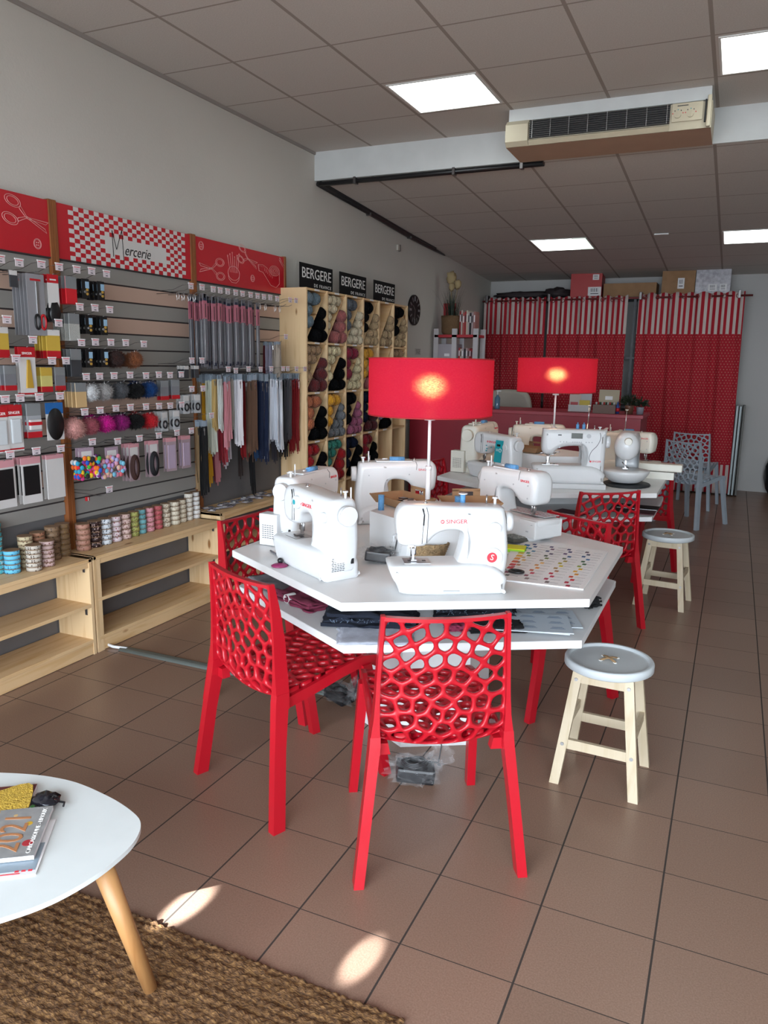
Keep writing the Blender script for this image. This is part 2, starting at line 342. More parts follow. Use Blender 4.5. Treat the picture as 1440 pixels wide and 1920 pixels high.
bm=BM(); addv(bm,[P(-1.49,5.13,2.875),P(-1.345,5.13,2.875),P(-1.345,5.10,2.9),P(-1.49,5.10,2.9),P(-1.49,5.10,3.0),P(-1.345,5.10,3.0),P(-1.49,5.135,3.03),P(-1.345,5.135,3.03)],[(0,1,2,3),(3,2,5,4),(4,5,7,6),(0,3,4),(0,4,6),(1,2,5),(1,5,7)]); obj('end_cap',bm,acb,ac)
bm=BM(); addv(bm,[P(-1.343,5.128,2.876),P(-.5,5.128,2.876),P(-.5,5.105,2.9),P(-1.343,5.105,2.9),P(-1.343,5.128,2.91),P(-.5,5.128,2.91)],[(0,1,2,3),(3,2,5,4)]); obj('lower_lip',bm,acb,ac)
bm=BM(); box(bm,P(-.92,5.128,2.967),(.84,.006,.105)); obj('grille_cavity',bm,gk,ac)
bm=BM()
for k in range(9): box(bm,P(-.92,5.118,2.918+k*.012),(.84,.012,.0022))
for k in range(8): box(bm,P(-1.32+k*.115,5.11,2.966),(.0035,.006,.105),mi=1)
obj('grille',bm,[dark_steel,steel],ac)
bm=BM(); box(bm,P(-.405,5.122,2.97),(.17,.012,.1),bev=.003); obj('control_panel',bm,acb,ac)
for x in (-.455,-.385):
    bm=BM(); cyl(bm,P(x,5.116,2.955),P(x,5.108,2.955),.018,seg=16); box(bm,P(x,5.106,2.955),(.006,.004,.03)); obj('dial',bm,acb,ac)
    for k in range(5):
        a=R(20+k*35); bm=BM(); cyl(bm,P(x+.03*math.cos(a),5.116,2.955+.03*math.sin(a)*1.0),P(x+.03*math.cos(a),5.114,2.955+.03*math.sin(a)),.003,seg=8); obj('dial_mark',bm,[ink_red,ink_dark,teal,ink_dark,ink_red][k],ac)
bm=BM(); box(bm,P(-.43,5.115,3.005),(.06,.002,.004)); obj('badge',bm,ink_dark,ac)
bm=BM(); box(bm,P(-.285,5.112,2.96),(.022,.03,.17),bev=.006); box(bm,P(-.305,5.12,2.965),(.008,.02,.12),mi=1); obj('side_trim',bm,[acb,gk],ac)
# ------------------------------------------------------------------ chairs
def clip(poly,p,q):  # keep side nearer p
    mx_,my_=(p[0]+q[0])/2,(p[1]+q[1])/2; nx,ny=q[0]-p[0],q[1]-p[1]; o=[]
    for i in range(len(poly)):
        a=poly[i-1]; b_=poly[i]; da=(a[0]-mx_)*nx+(a[1]-my_)*ny; db=(b_[0]-mx_)*nx+(b_[1]-my_)*ny
        if (da<=0)!=(db<=0): t=da/(da-db); o.append((a[0]+(b_[0]-a[0])*t,a[1]+(b_[1]-a[1])*t))
        if db<=0: o.append(b_)
    return o
def cells(w,h,fan,sx,sy,seed):
    """fan shaped cell pattern inside a w x h rectangle, rings around point fan"""
    rnd=random.Random(seed); S=[]
    for k in range(0,24):
        r=.018+k*sy; n=max(3,int(2*pi*r/sx)); 
        for j in range(n):
            a=2*pi*(j+.5*(k%2))/n+pi/2
            p=(fan[0]+r*math.cos(a)+rnd.uniform(-.003,.003),fan[1]+r*math.sin(a)+rnd.uniform(-.003,.003))
            if -w/2-.006<p[0]<w/2+.006 and -.006<p[1]<h+.006:
                if all((p[0]-q[0])**2+(p[1]-q[1])**2>(.55*sy)**2 for q in S): S.append(p)
    out=[]
    for p in S:
        poly=[(-w/2,0),(w/2,0),(w/2,h),(-w/2,h)]
        for q in S:
            if q is not p and (p[0]-q[0])**2+(p[1]-q[1])**2<.03: poly=clip(poly,p,q)
            if len(poly)<3: break
        if len(poly)>=3: out.append(poly)
    return out
def web(bm,polys,mapf,sw,tk,rim=.35):
    """net of rounded strands; mapf(u,v,d)->xyz"""
    cache={}
    def V(u,v,d):
        k=(round(u,5),round(v,5),round(d,5))
        if k not in cache: cache[k]=bm.verts.new(mapf(u,v,d))
        return cache[k]
    for poly in polys:
        pl=[]
        for i,a in enumerate(poly):
            b_=poly[(i+1)%len(poly)]
            if math.hypot(a[0]-b_[0],a[1]-b_[1])>.0004: pl.append(a)
        if len(pl)<3: continue
        B=[]
        for i,a in enumerate(pl):
            b_=pl[(i+1)%len(pl)]; L=math.hypot(a[0]-b_[0],a[1]-b_[1]); k=3 if L>.012 else 1
            if (a<b_): seq=[(a[0]+(b_[0]-a[0])*j/k,a[1]+(b_[1]-a[1])*j/k) for j in range(k)]
            else: seq=[(b_[0]+(a[0]-b_[0])*(k-j)/k,b_[1]+(a[1]-b_[1])*(k-j)/k) for j in range(k)]
            B+=seq
        cx=sum(q[0] for q in B)/len(B); cy=sum(q[1] for q in B)/len(B)
        H=[]
        for q in B:
            d=math.hypot(q[0]-cx,q[1]-cy); k=max(.25,1-sw/max(d,1e-6)); H.append([cx+(q[0]-cx)*k,cy+(q[1]-cy)*k])
        n=len(H)
        for _ in range(2): H=[[(H[i-1][j]+2*H[i][j]+H[(i+1)%n][j])/4 for j in(0,1)] for i in range(n)]
        solid=min(math.hypot(q[0]-cx,q[1]-cy) for q in B)<sw*1.15
        for sd in (1,-1):
            Mi=[[(B[i][j]+H[i][j]*1.0)/2 for j in(0,1)] for i in range(n)]
            for i in range(n):
                j=(i+1)%n
                a=V(*B[i],sd*tk/2);b_=V(*B[j],sd*tk/2);m1_=V(*Mi[i],sd*tk/2*.97);m2_=V(*Mi[j],sd*tk/2*.97);c=V(*H[i],sd*tk*rim);d=V(*H[j],sd*tk*rim)
                for q in ((a,b_,m2_,m1_),(m1_,m2_,d,c)):
                    if len(set(q))==4:
                        try: f=bm.faces.new(q if sd>0 else q[::-1]); f.smooth=True
                        except ValueError: pass
        for i in range(n):
            j=(i+1)%n; q=(V(*H[i],tk*rim),V(*H[j],tk*rim),V(*H[j],-tk*rim),V(*H[i],-tk*rim))
            if len(set(q))==4:
                try: f=bm.faces.new(q); f.smooth=True
                except ValueError: pass
def lerp(a,b_,t): return a+(b_-a)*t
def pw(t,st):
    for (a,x),(b_,y) in zip(st,st[1:]):
        if t<=b_: return lerp(x,y,max(0,(t-a)/(b_-a)))
    return st[-1][1]
STX=[(.40,.198),(.5,.194),(.62,.189),(.72,.184),(.82,.180)]; STY=[(.40,.065),(.5,.067),(.62,.066),(.72,.058),(.82,.044)]
def make_chair(label,m,lname='patio'):
    t=thing('lattice_chair',label,'chair')
    for s in (-1,1):
        bm=BM(); sweep(bm,[(s*.246,.012,0,.03,.046),(s*.2165,.040,.26,.03,.044),(s*.198,.062,.42,.032,.05),(s*.197,.066,.45,.03,.05)]); obj('leg',bm,m,t)
        bm=BM(); sweep(bm,[(s*.215,.520,0,.03,.036),(s*.203,.475,.22,.03,.038),(s*.192,.445,.40,.032,.042),(s*.19,.435,.45,.03,.04)]); obj('leg',bm,m,t)
    bm=BM()
    for s in (-1,1):
        sweep(bm,[(s*.199,.063,.395,.033,.051),(s*.1975,.066,.44,.029,.051),(s*.194,.0675,.5,.018,.05),(s*.192,.067,.56,.0125,.047),(s*.190,.066,.62,.011,.044),(s*.185,.058,.72,.011,.034),(s*.180,.045,.815,.012,.020)])
        sweep(bm,[(s*.175,.075,.385,.05,.03),(s*.18,.075,.42,.045,.03)])
    for k in range(10): # top rail
        a=-.18+.036*k; zz=lambda x:.812-.006*(1-(x/.18)**2); yy=lambda x:.045-.014*(1-(x/.18)**2)
        x0,x1=a,a+.036
        addv(bm,[(x0,yy(x0)-.009,zz(x0)),(x1,yy(x1)-.009,zz(x1)),(x1,yy(x1)+.011,zz(x1)),(x0,yy(x0)+.011,zz(x0)),(x0,yy(x0)-.009,zz(x0)-.011),(x1,yy(x1)-.009,zz(x1)-.011),(x1,yy(x1)+.011,zz(x1)-.011),(x0,yy(x0)+.011,zz(x0)-.011)],[(0,1,2,3),(4,5,6,7),(0,1,5,4),(2,3,7,6)])
    H=.40
    def mb(u,v,d):
        z=.408+v*(.805-.408)/H; z+=.02*(abs(u)/.18)**2*(1-v/H); hw=pw(z,STX)-.004; x=u/.18*hw
        k=1-(u/.18)**2; y=pw(z,STY)-.016*k; 
        curl=max(0,1-v/.07); y+=.035*curl**2
        dd=d*(1+1.2*max(0,1-v/.16)); return (x,y-dd,z-.004*k)
    web(bm,cells(.36,H,(0,.12),.053,.046,3),mb,.0062,.013)
    obj('backrest',bm,m,t)
    bm=BM()
    def ms(u,v,d):
        x=u/.18*.186; y=.085+v; k=1-(u/.18)**2
        z=.432+.035*math.sin(min(1,v/.36)*pi/2)-.010*k; z-=max(0,v-.37)**2*5
        return (x,y,z+d)
    web(bm,cells(.36,.405,(0,.12),.053,.044,5),ms,.0068,.022)
    for s in (-1,1):
        st=[(s*.19,.07,.40,.014),(s*.19,.2,.422,.014),(s*.188,.33,.448,.014),(s*.187,.43,.462,.014),(s*.186,.49,.452,.014)]
        for a,b_ in zip(st,st[1:]):
            vs=[]
            for p in (a,b_):
                for dx in (-.008,.008):
                    for dz in (-.018,.020): vs.append((p[0]+dx,p[1],p[2]+dz))
            addv(bm,vs,[(0,1,3,2),(4,6,7,5),(0,4,5,1),(2,3,7,6),(0,2,6,4),(1,5,7,3)])
    box(bm,(0,.492,.445),(.38,.012,.035))
    obj('seat',bm,m,t)
    return t
red=make_chair('glossy red lattice chair seen from behind at the near corner of front white table',red_plastic)
CG='red lattice chairs at the white tables'
red['group']=CG
def place(o,x,y,hd): o.location=(x,y,0); o.rotation_euler=(0,0,R(hd-90)); return o
place(red,-.655,1.905,122)
place(dup(red,label='glossy red lattice chair at the left near side of front table, turned sideways'),-1.4545,1.9875,67)
place(dup(red,label='red lattice chair behind the left corner of front table, beside the low pine shelf'),-2.02,2.86,-6)
place(dup(red,label='red lattice chair tucked against the right far side of front table, mostly hidden'),-.585,3.59,-121)
place(dup(red,label='red lattice chair standing free between the two tables, before the far white table'),-.555,4.35,128)
place(dup(red,label='red lattice chair at the left side of the rear table, glimpsed beside the lamp pole'),-2.0,5.15,-10)
place(dup(red,label='red lattice chair at the right far side of rear table, only its legs visible'),-.50,6.05,-115)
gr=make_chair('grey lattice chair nearest, beside the red counter end',grey_chair); gr['group']='grey lattice chairs by the curtain'
place(gr,-.42,7.72,58); g2=dup(gr,label='grey lattice chair farther back, close to the dotted curtain'); place(g2,-.38,8.75,78)
# ------------------------------------------------------------------ button stools
def stool(label,x,y,rz):
    t=thing('button_stool',label,'stool',(x,y,0),R(rz),'button stools')
    top=mat('pale grey paint',(.52,.56,.58),.45)
    bm=BM(); r_=.158; prof=[(.001,.428),(r_-.01,.428),(r_,.434),(r_,.455),(r_-.003,.461),(r_-.006,.462),(r_-.0155,.462),(r_-.016,.4617),(r_-.020,.4535),(r_-.0205,.453),(r_-.03,.453),(.001,.455)]
    lathe(bm,prof,seg=48,cap=False); obj('seat',bm,top,t)
    tw=mat('jute twine',(.35,.22,.11),.9); hole=mat('seat hole',(.75,.74,.7),.6)
    for a in (45,135,225,315):
        bm=BM(); cx,cy=.036*math.cos(R(a)),.036*math.sin(R(a)); tube(bm,[(cx+.006*math.cos(R(k*45)),cy+.006*math.sin(R(k*45)),.456) for k in range(8)],.0018,6,closed=True); obj('hole_ring',bm,hole,t)
    bm=BM()
    for a in (45,135):
        for o_ in (-.003,.003):
            c,s=math.cos(R(a)),math.sin(R(a)); tube(bm,[(.037*c-o_*s,.037*s+o_*c,.456),(.015*c-o_*s,.015*s+o_*c,.461),(-.015*c-o_*s,-.015*s+o_*c,.461),(-.037*c-o_*s,-.037*s+o_*c,.456)],.0024,6)
    obj('twine_cross',bm,tw,t)
    for sx in (-1,1):
        for sy in (-1,1):
            bm=BM(); sweep(bm,[(sx*.140,sy*.140,0,.034,.024),(sx*.088,sy*.095,.428,.034,.024)]); lg=obj('leg',bm,beech,t)
            for z in (.40,.155):
                k=z/.428; xx=lerp(.140,.088,k)*sx; yy=(lerp(.140,.095,k)+.012)*sy
                bm=BM(); cyl(bm,(xx,yy,z),(xx,yy+sy*.003,z),.0065,seg=12); obj('bolt',bm,steel,lg)
    for z,yy in ((.155,.122),(.405,.098)):
        for s in (-1,1):
            bm=BM(); L=2*lerp(.140,.088,z/.428); box(bm,(0,s*yy,z),(L-.03,.016,.036)); obj('stretcher',bm,beech,t)
    for s in (-1,1):
        bm=BM(); box(bm,(s*.118,0,.215),(.016,.22,.034)); obj('stretcher',bm,beech,t)
    return t
stool('pale button-shaped stool with twine cross standing alone right of the front table',-.325,2.738,-2)
stool('pale button-shaped stool with twine cross farther back, under the rear table edge',-.30,5.09,-6)
# ------------------------------------------------------------------ hexagonal tables
def hexa(Rr,rot=-90,cx=0,cy=0): return [(cx+Rr*math.cos(R(rot+60*k)),cy+Rr*math.sin(R(rot+60*k))) for k in range(6)]
def table(label,x,y):
    t=thing('hexagonal_table',label,'table',(x,y,0),0,'hexagonal sewing tables')
    bm=BM(); prism(bm,hexa(.82),.722,.75,bev=.0015); obj('tabletop',bm,table_white,t)
    bm=BM(); prism(bm,hexa(.80),.572,.60,bev=.0015); obj('lower_shelf',bm,lowboard,t)
    bm=BM(); prism(bm,hexa(.27,cy=-.03),.0,.575); obj('pedestal',bm,lowboard,t)
    bm=BM(); prism(bm,hexa(.25,cy=-.03),.6,.722); prism(bm,hexa(.25,cy=-.03),.75,.915); obj('centre_column',bm,lowboard,t)
    return t
T1=(-1.08,2.89); T2=(-1.08,5.25)
table('near white hexagonal two-tier table in the foreground',*T1); table('rear white hexagonal two-tier table before the red counter',*T2)
# ------------------------------------------------------------------ lamps
def shade_mat():
    m=bpy.data.materials.new('red lamp fabric'); m.use_nodes=True; n=m.node_tree; N=n.nodes; Lk=n.links; N.remove(N['Principled BSDF']); out=N['Material Output']
    d=N.new('ShaderNodeBsdfDiffuse'); d.inputs[0].default_value=(.50,.02,.055,1); tr=N.new('ShaderNodeBsdfTranslucent'); tr.inputs[0].default_value=(.62,.03,.07,1)
    tp=N.new('ShaderNodeBsdfRefraction'); tp.inputs[0].default_value=(1,.45,.28,1); tp.inputs['Roughness'].default_value=.5; tp.inputs['IOR'].default_value=1.35
    a=N.new('ShaderNodeMixShader'); a.inputs[0].default_value=.45; Lk.new(d.outputs[0],a.inputs[1]); Lk.new(tr.outputs[0],a.inputs[2])
    tc=N.new('ShaderNodeTexCoord'); mp=N.new('ShaderNodeMapping'); mp.inputs['Scale'].default_value=(60,60,500); Lk.new(tc.outputs['Object'],mp.inputs['Vector'])
    nz=N.new('ShaderNodeTexNoise'); nz.inputs['Scale'].default_value=2; Lk.new(mp.outputs[0],nz.inputs['Vector'])
    bp=N.new('ShaderNodeBump'); bp.inputs['Strength'].default_value=.25; bp.inputs['Distance'].default_value=.002; Lk.new(nz.outputs['Fac'],bp.inputs['Height']); Lk.new(bp.outputs[0],d.inputs['Normal']); 
    b=N.new('ShaderNodeMixShader'); mr=N.new('ShaderNodeMapRange'); mr.inputs['To Min'].default_value=.03; mr.inputs['To Max'].default_value=.13; mr.inputs['From Min'].default_value=.4; mr.inputs['From Max'].default_value=.7; Lk.new(nz.outputs['Fac'],mr.inputs['Value']); Lk.new(mr.outputs[0],b.inputs[0]); Lk.new(a.outputs[0],b.inputs[1]); Lk.new(tp.outputs[0],b.inputs[2]); Lk.new(b.outputs[0],out.inputs[0]); return m
sm=shade_mat()
def lamp(label,x,y,z0,z1,rr,power):
    t=thing('table_lamp',label,'lamp',(x,y,.915),0,'red drum table lamps'); a,b_=z0-.915,z1-.915
    wm=mat('white lamp metal',(.78,.76,.76),.35)
    bm=BM(); cyl(bm,(0,0,0),(0,0,.012),.05,.05,32); obj('base',bm,wm,t)
    bm=BM(); cyl(bm,(0,0,.01),(0,0,.17),.011,.011,12); cyl(bm,(0,0,.16),(0,0,.175),.0135,.0135,12); cyl(bm,(0,0,.17),(0,0,a),.0065,.0065,12); obj('pole',bm,wm,t)
    bm=BM(); cyl(bm,(0,0,a-.022),(0,0,a+.01),.022,.022,16); cyl(bm,(0,0,a),(0,0,a+.07),.016,.016,12); obj('socket',bm,wm,t)
    bm=BM(); seg=72
    for k in range(2):
        pass
    lathe(bm,[(rr,a),(rr,b_)],seg=seg,cap=False); o=obj('lamp_shade',bm,sm,t)
    bm=BM()
    for z in (a,b_): tube(bm,[(rr*math.cos(2*pi*k/48),rr*math.sin(2*pi*k/48),z) for k in range(48)],.003,6,closed=True)
    for k in range(3):
        q=2*pi*k/3+.4; tube(bm,[(0,0,a+.03),(rr*math.cos(q),rr*math.sin(q),b_-.01)],.002,5)
    obj('shade_ring',bm,mat('dark red trim',(.35,.01,.015),.6),t)
    bm=BM(); blob(bm,(0,0,a+.115),(.03,.03,.038),16); obj('bulb',bm,mat('lit bulb',(1,.8,.5),.5,emit=42,ecol=(1,.62,.35)),t)
    L=bpy.data.lights.new('bulb_light','POINT'); L.energy=power; L.color=(1,.72,.45); L.shadow_soft_size=.035; lo=bpy.data.objects.new('bulb_light',L); COL.objects.link(lo); lo.parent=t; lo.location=(0,0,a+.115)
lamp('red drum table lamp on the near white table, largest in view',-1.115,2.91,1.30,1.522,.25,2.6)
lamp('smaller looking red drum table lamp on the rear white table',-1.105,5.26,1.325,1.55,.262,4.5)
# ------------------------------------------------------------------ sewing machines
BODY=[(-.10,.10),(.155,.02),(.172,.05),(.183,.12),(.178,.2),(.168,.272),(.15,.292),(0,.297),(-.15,.303),(-.186,.294),(-.203,.26),(-.2,.2),(-.186,.162),(-.112,.158),(-.096,.168),(-.072,.198),(-.04,.212),(.008,.214),(.028,.203),(.022,.15),(.01,.108),(-.01,.09)]
BODY=[(.02,.02),(.155,.02)]+BODY[2:21]+[(.0,.06)]
BED=[(-.16,.0),(.155,.0),(.168,.006),(.166,.03),(.172,.06),(.1,.1),(-.1,.102),(-.215,.102),(-.228,.094),(-.222,.068),(-.198,.03)]
def machine(label,x,y,rz,style='plain',s=1,body=white_plastic,z=.75):
    t=thing('sewing_machine',label,'sewing machine',(x,y,z),R(rz),'sewing machines on the tables')
    dp=.118
    B=BODY; bd=BED
    if style=='display': B=[(.01,.02),(.165,.02),(.172,.05),(.174,.29),(.165,.302),(0,.304),(-.16,.304),(-.175,.295),(-.178,.2),(-.165,.165),(-.11,.163),(-.10,.19),(-.03,.21),(.045,.21),(.052,.2),(.052,.11)]
    def P_(p,k): return [(a,b_) for a,b_ in spline([(q[0],q[1],0) for q in p],k) for a,b_ in [(a,b_)]] if 0 else [(v.x,v.y) for v in spline([(q[0],q[1],0) for q in p],k)]
    bm=BM(); slab(bm,P_(B,3),dp,.026,y0=.012,seg=4); obj('body',bm,body,t)
    bm=BM(); slab(bm,P_(bd,3),.165,.022,y0=-.002,seg=3); obj('bed',bm,body,t)
    fy=.012-dp/2-.0008; by=.012+dp/2+.0008
    bm=BM(); cyl(bm,(.176,.012,.235),(.20,.012,.235),.036,.034,28); obj('handwheel',bm,body,t)
    # needle and foot
    bm=BM(); cyl(bm,(-.145,.01,.165),(-.145,.01,.115),.0035,seg=8); cyl(bm,(-.132,.012,.165),(-.132,.012,.12),.004,seg=8); box(bm,(-.14,.005,.135),(.012,.012,.02)); obj('needle_bar',bm,steel,t)
    bm=BM(); box(bm,(-.14,-.005,.108),(.02,.036,.005),bev=.001); box(bm,(-.14,.008,.118),(.008,.01,.016)); obj('presser_foot',bm,steel,t)
    bm=BM(); box(bm,(-.13,-.01,.1035),(.09,.075,.002)); box(bm,(-.15,-.01,.105),(.02,.02,.001),mi=1); box(bm,(-.105,-.012,.105),(.012,.016,.001),mi=1); obj('needle_plate',bm,[steel,black_plastic],t)
    # top details
    bm=BM(); cyl(bm,(.115,.03,.29),(.115,.03,.325),.003,seg=8); obj('bobbin_spindle',bm,steel,t)
    bm=BM(); cyl(bm,(.145,.03,.29),(.145,.03,.312),.005,seg=8); cyl(bm,(.145,.03,.312),(.145,.03,.318),.01,seg=12); obj('bobbin_stop',bm,body,t)
    bm=BM(); cyl(bm,(-.1,.012,.297),(-.1,.012,.306),.008,seg=12); cyl(bm,(-.1,.012,.306),(-.1,.012,.31),.003,seg=8); obj('thread_guide',bm,steel,t)
    if style in ('front','small','teal'):
        bm=BM(); tube(bm,[(-.118,fy,.292),(-.112,fy,.27),(-.114,fy,.235)],.0026,6); obj('tension_slot',bm,black_plastic,t)
        bm=BM(); tube(bm,[(-.105,fy+.0005,.296),(-.098,fy+.0003,.27),(-.1,fy+.0003,.22),(-.102,fy+.0005,.175)],.0011,5); tube(bm,[(-.114,fy+.0005,.235),(-.118,fy+.0005,.172)],.001,5); obj('seam_line',bm,ink_dark,t)
        bm=BM(); cyl(bm,(.128,fy+.004,.225),(.128,fy-.012,.225),.021,.019,24); obj('stitch_dial',bm,body,t)
        F=MX((.0,fy-.0004,.25),(1,0,0),(0,0,1)); text('SINGER',.019,ink_red,t,MX((-.002,fy-.0002,.247),(1,0,0),(0,0,1)),sx=1.15)
        bm=BM(); tube(bm,[(-.05+.0055*math.cos(2*pi*k/16),fy,.247+.0055*math.sin(2*pi*k/16)) for k in range(16)],.0013,5,closed=True); obj('emblem',bm,ink_red,t)
        text('S',.009,ink_red,t,MX((-.05,fy-.0002,.247),(1,0,0),(0,0,1)))
        text('M2105' if 0 else '',.01,grey_plastic,t,MX((.05,fy,.247),(1,0,0),(0,0,1))) if 0 else None
    if style=='front':
        bm=BM(); cyl(bm,(.125,fy+.006,.125),(.125,fy-.010,.125),.034,.031,32); pd=obj('pattern_dial',bm,body,t)
        bm=BM(); cyl(bm,(.121,fy-.010,.125),(.121,fy-.0112,.125),.0175,seg=28); obj('dial_emblem',bm,ink_red,pd); text('S',.028,ink_white,pd,MX((.121,fy-.0115,.125),(.96,0,-.25),(.25,0,.96)))
        bm=BM(); box(bm,(-.02,-.088,.018),(.055,.003,.004)); obj('bed_slot',bm,grey_plastic,t)
        bm=BM(); tube(bm,[(-.20,-.02,.2),(-.212,-.03,.195),(-.21,-.03,.175)],.0025,6); obj('thread_lever',bm,grey_plastic,t)
        bm=BM(); box(bm,(-.155,fy,.165),(.02,.004,.006)); obj('threader_tip',bm,body,t)
        # spool pin with blue reel
        bm=BM(); cyl(bm,(.035,.045,.295),(.035,.045,.325),.009,seg=14); cyl(bm,(.035,.045,.325),(.035,.045,.329),.0155,seg=18,mi=1); obj('thread_reel',bm,[thread_blue,body],t)
    if style=='small':
        bm=BM(); cyl(bm,(-.07,fy+.006,.25),(-.07,fy-.012,.25),.026,.024,28); obj('tension_dial',bm,body,t)
        bm=BM(); cyl(bm,(-.078,fy-.012,.25),(-.078,fy-.0128,.25),.0095,seg=20); obj('dial_mark',bm,teal,t)
        bm=BM(); cyl(bm,(.15,.05,.29),(.15,.05,.33),.003,seg=8); obj('spool_pin',bm,body,t)
    if style in ('small','side'):
        bm=BM(); cyl(bm,(.196,.012,.235),(.2015,.012,.235),.037,.035,32); obj('wheel_face',bm,body,t)
        # end face vents, switch and socket
        ex=.1745
        for i in range(5):
            for j in range(7):
                if style=='side' or (i+j)%3: 
                    pass
        bm=BM()
        for i in range(5):
            for j in range(8): box(bm,(ex-.0005+(.0 if j<5 else 0),-.04+i*.011+(.002 if j%2 else 0),.035+j*.0065),(.002,.0075,.0018))
        o=obj('vent',bm,ink_dark,t)
        bm=BM(); box(bm,(ex+.002,.042,.118),(.006,.015,.018),bev=.001); obj('switch',bm,black_plastic,t)
        bm=BM(); box(bm,(ex+.0,.042,.075),(.006,.013,.042),bev=.003); obj('power_socket',bm,black_plastic,t)
    if style=='teal':
        bm=BM(); addv(bm,[(.02,fy-.003,.12),(.085,fy-.003,.12),(.105,fy-.003,.262),(.035,fy-.003,.262)],[(0,1,2,3)]); addv(bm,[(.02,fy,.118),(.088,fy,.118),(.107,fy,.265),(.033,fy,.265)],[(0,1,2,3)]); obj('control_panel',bm,teal,t)
        bm=BM(); box(bm,(.065,fy-.004,.232),(.032,.002,.014)); obj('display',bm,black_plastic,t); text('32',.022,ink_white,t,MX((.05,fy-.0045,.2),(1,0,0),(0,0,1))); 
        bm=BM(); tube(bm,[(.08+.011*math.cos(2*pi*k/18),fy-.004,.2+.011*math.sin(2*pi*k/18)) for k in range(18)],.002,5,closed=True); obj('button_ring',bm,ink_white,t)
        bm=BM()
        for p in ((-.06,.22),(-.055,.2),(-.01,.212),(-.06,.185)): box(bm,(p[0],fy,p[1]),(.014,.001,.006))
        obj('printed_mark',bm,teal,t)
    if style=='display':
        bm=BM(); box(bm,(.01,fy-.001,.27),(.062,.003,.03),bev=.001); obj('display',bm,mat('lcd grey',(.06,.07,.06),.2),t)
        bm=BM(); cyl(bm,(.075,fy+.002,.27),(.075,fy-.003,.27),.012,seg=20); obj('menu_button',bm,grey_plastic,t)
        for k in range(11):
            xx=(-.08,-.062,-.046,-.012,.0,.012,.024,.036,.062,.078,.094)[k]; bm=BM(); cyl(bm,(xx,fy+.001,.235),(xx,fy-.002,.235),.0035,seg=10); obj('button',bm,grey_plastic,t)
        bm=BM(); cyl(bm,(-.084,fy+.001,.205),(-.084,fy-.002,.205),.006,seg=12); obj('button',bm,grey_plastic,t)
        bm=BM(); tube(bm,[(v.x,fy-.0002,v.y) for v in spline([(.135,.29,0),(.14,.26,0),(.125,.22,0),(.095,.185,0),(.083,.15,0),(.088,.13,0)],4,False)],.0013,6); obj('swirl_line',bm,ink_dark,t)
        text('SINGER',.014,ink_red,t,MX((.125,fy-.0002,.128),(1,0,0),(0,0,1)),sx=1.1); bm=BM(); cyl(bm,(.092,fy,.128),(.092,fy-.0006,.128),.0055,seg=16); obj('emblem',bm,ink_red,t)
        bm=BM(); box(bm,(-.085,fy-.0003,.273),(.02,.0006,.006)); obj('printed_mark',bm,ink_dark,t)
        bm=BM(); box(bm,(-.0,-.004,-.012),(.36,.17,.03),bev=.004); o=obj('extension_base',bm,body,t)
        bm=BM(); tube(bm,[(-.125,.005,.168),(-.175,.0,.165),(-.19,.0,.162)],.004,6); tube(bm,[(-.16,-.01,.16),(-.11,-.012,.158),(-.095,-.01,.17)],.003,6); obj('threader_lever',bm,steel,t)
        for xx in (.08,.115):
            bm=BM(); cyl(bm,(xx-.06,.03,.3),(xx-.06,.03,.33),.009,seg=12); cyl(bm,(xx-.06,.03,.33),(xx-.06,.03,.34),.003,seg=8); obj('thread_reel',bm,thread_blue,t)
    if style in ('back','side'):
        # rear side: spool recess with horizontal blue reel, screws, lettering near head
        bm=BM(); box(bm,(-.0,.012,.299),(.17,.085,.006),bev=.002); obj('top_lid',bm,body,t)
        bm=BM(); tube(bm,[(-.05,.035,.309),(.02,.035,.309)],.011,12); tube(bm,[(.03,.035,.309),(.055,.035,.309)],.003,6,mi=1); obj('thread_reel',bm,[thread_blue,body],t)
        for p in ((.12,.235),(-.07,.24),(-.16,.245),(-.16,.19)):
            bm=BM(); cyl(bm,(p[0],by-.002,p[1]),(p[0],by+.001,p[1]),.0035,seg=10); obj('screw',bm,grey_plastic,t)
        text('SINGER',.015,ink_red,t,MX((-.14,by+.0002,.262),(-1,0,0),(0,0,1)),sx=1.1)
        bm=BM(); tube(bm,[(-.1,by-.01,.3),(-.105,by,.285),(-.103,by+.0005,.262)],.0009,5); obj('seam_line',bm,ink_dark,t)
        bm=BM(); cyl(bm,(.12,.035,.295),(.12,.035,.345),.003,seg=8); obj('spool_pin',bm,body,t)
        bm=BM(); box(bm,(-.175,-.002,.06),(.1,.164,.078),bev=.006); obj('accessory_box',bm,body,t)
        bm=BM(); box(bm,(-.178,.082,.05),(.012,.003,.006)); obj('catch',bm,grey_plastic,t)
    if style=='side':
        bm=BM(); box(bm,(.178,-.045,.07),(.06,.09,.135),bev=.004); obj('motor_cover',bm,body,t)
        bm=BM()
        for i in range(5):
            for j in range(7): box(bm,(.2085,-.07+i*.012,.035+j*.009),(.002,.008,.0025))
        obj('vent',bm,ink_dark,t)
    t.scale=(s,s,s); return t
machine('white sewing machine front and centre with round red S dial, largest on the table',-.815,2.385,30,'front',.985)
machine('white sewing machine at the front left with teal dial dot, handwheel and vents facing us',-1.345,2.395,-31,'small',.98)
machine('white sewing machine end-on at the left back of front table, big handwheel disc',-1.65,2.81,-92,'side',.98)
machine('white sewing machine seen from behind at far left of front table, blue reel on top',-1.45,3.31,-150,'back',1.0)
machine('white sewing machine seen from behind at right of front table, pink-stitched strip below',-.865,3.34,148,'back',1.0)
machine('white sewing machine with teal control panel on the rear table',-1.40,4.93,-32,'teal',1.0)
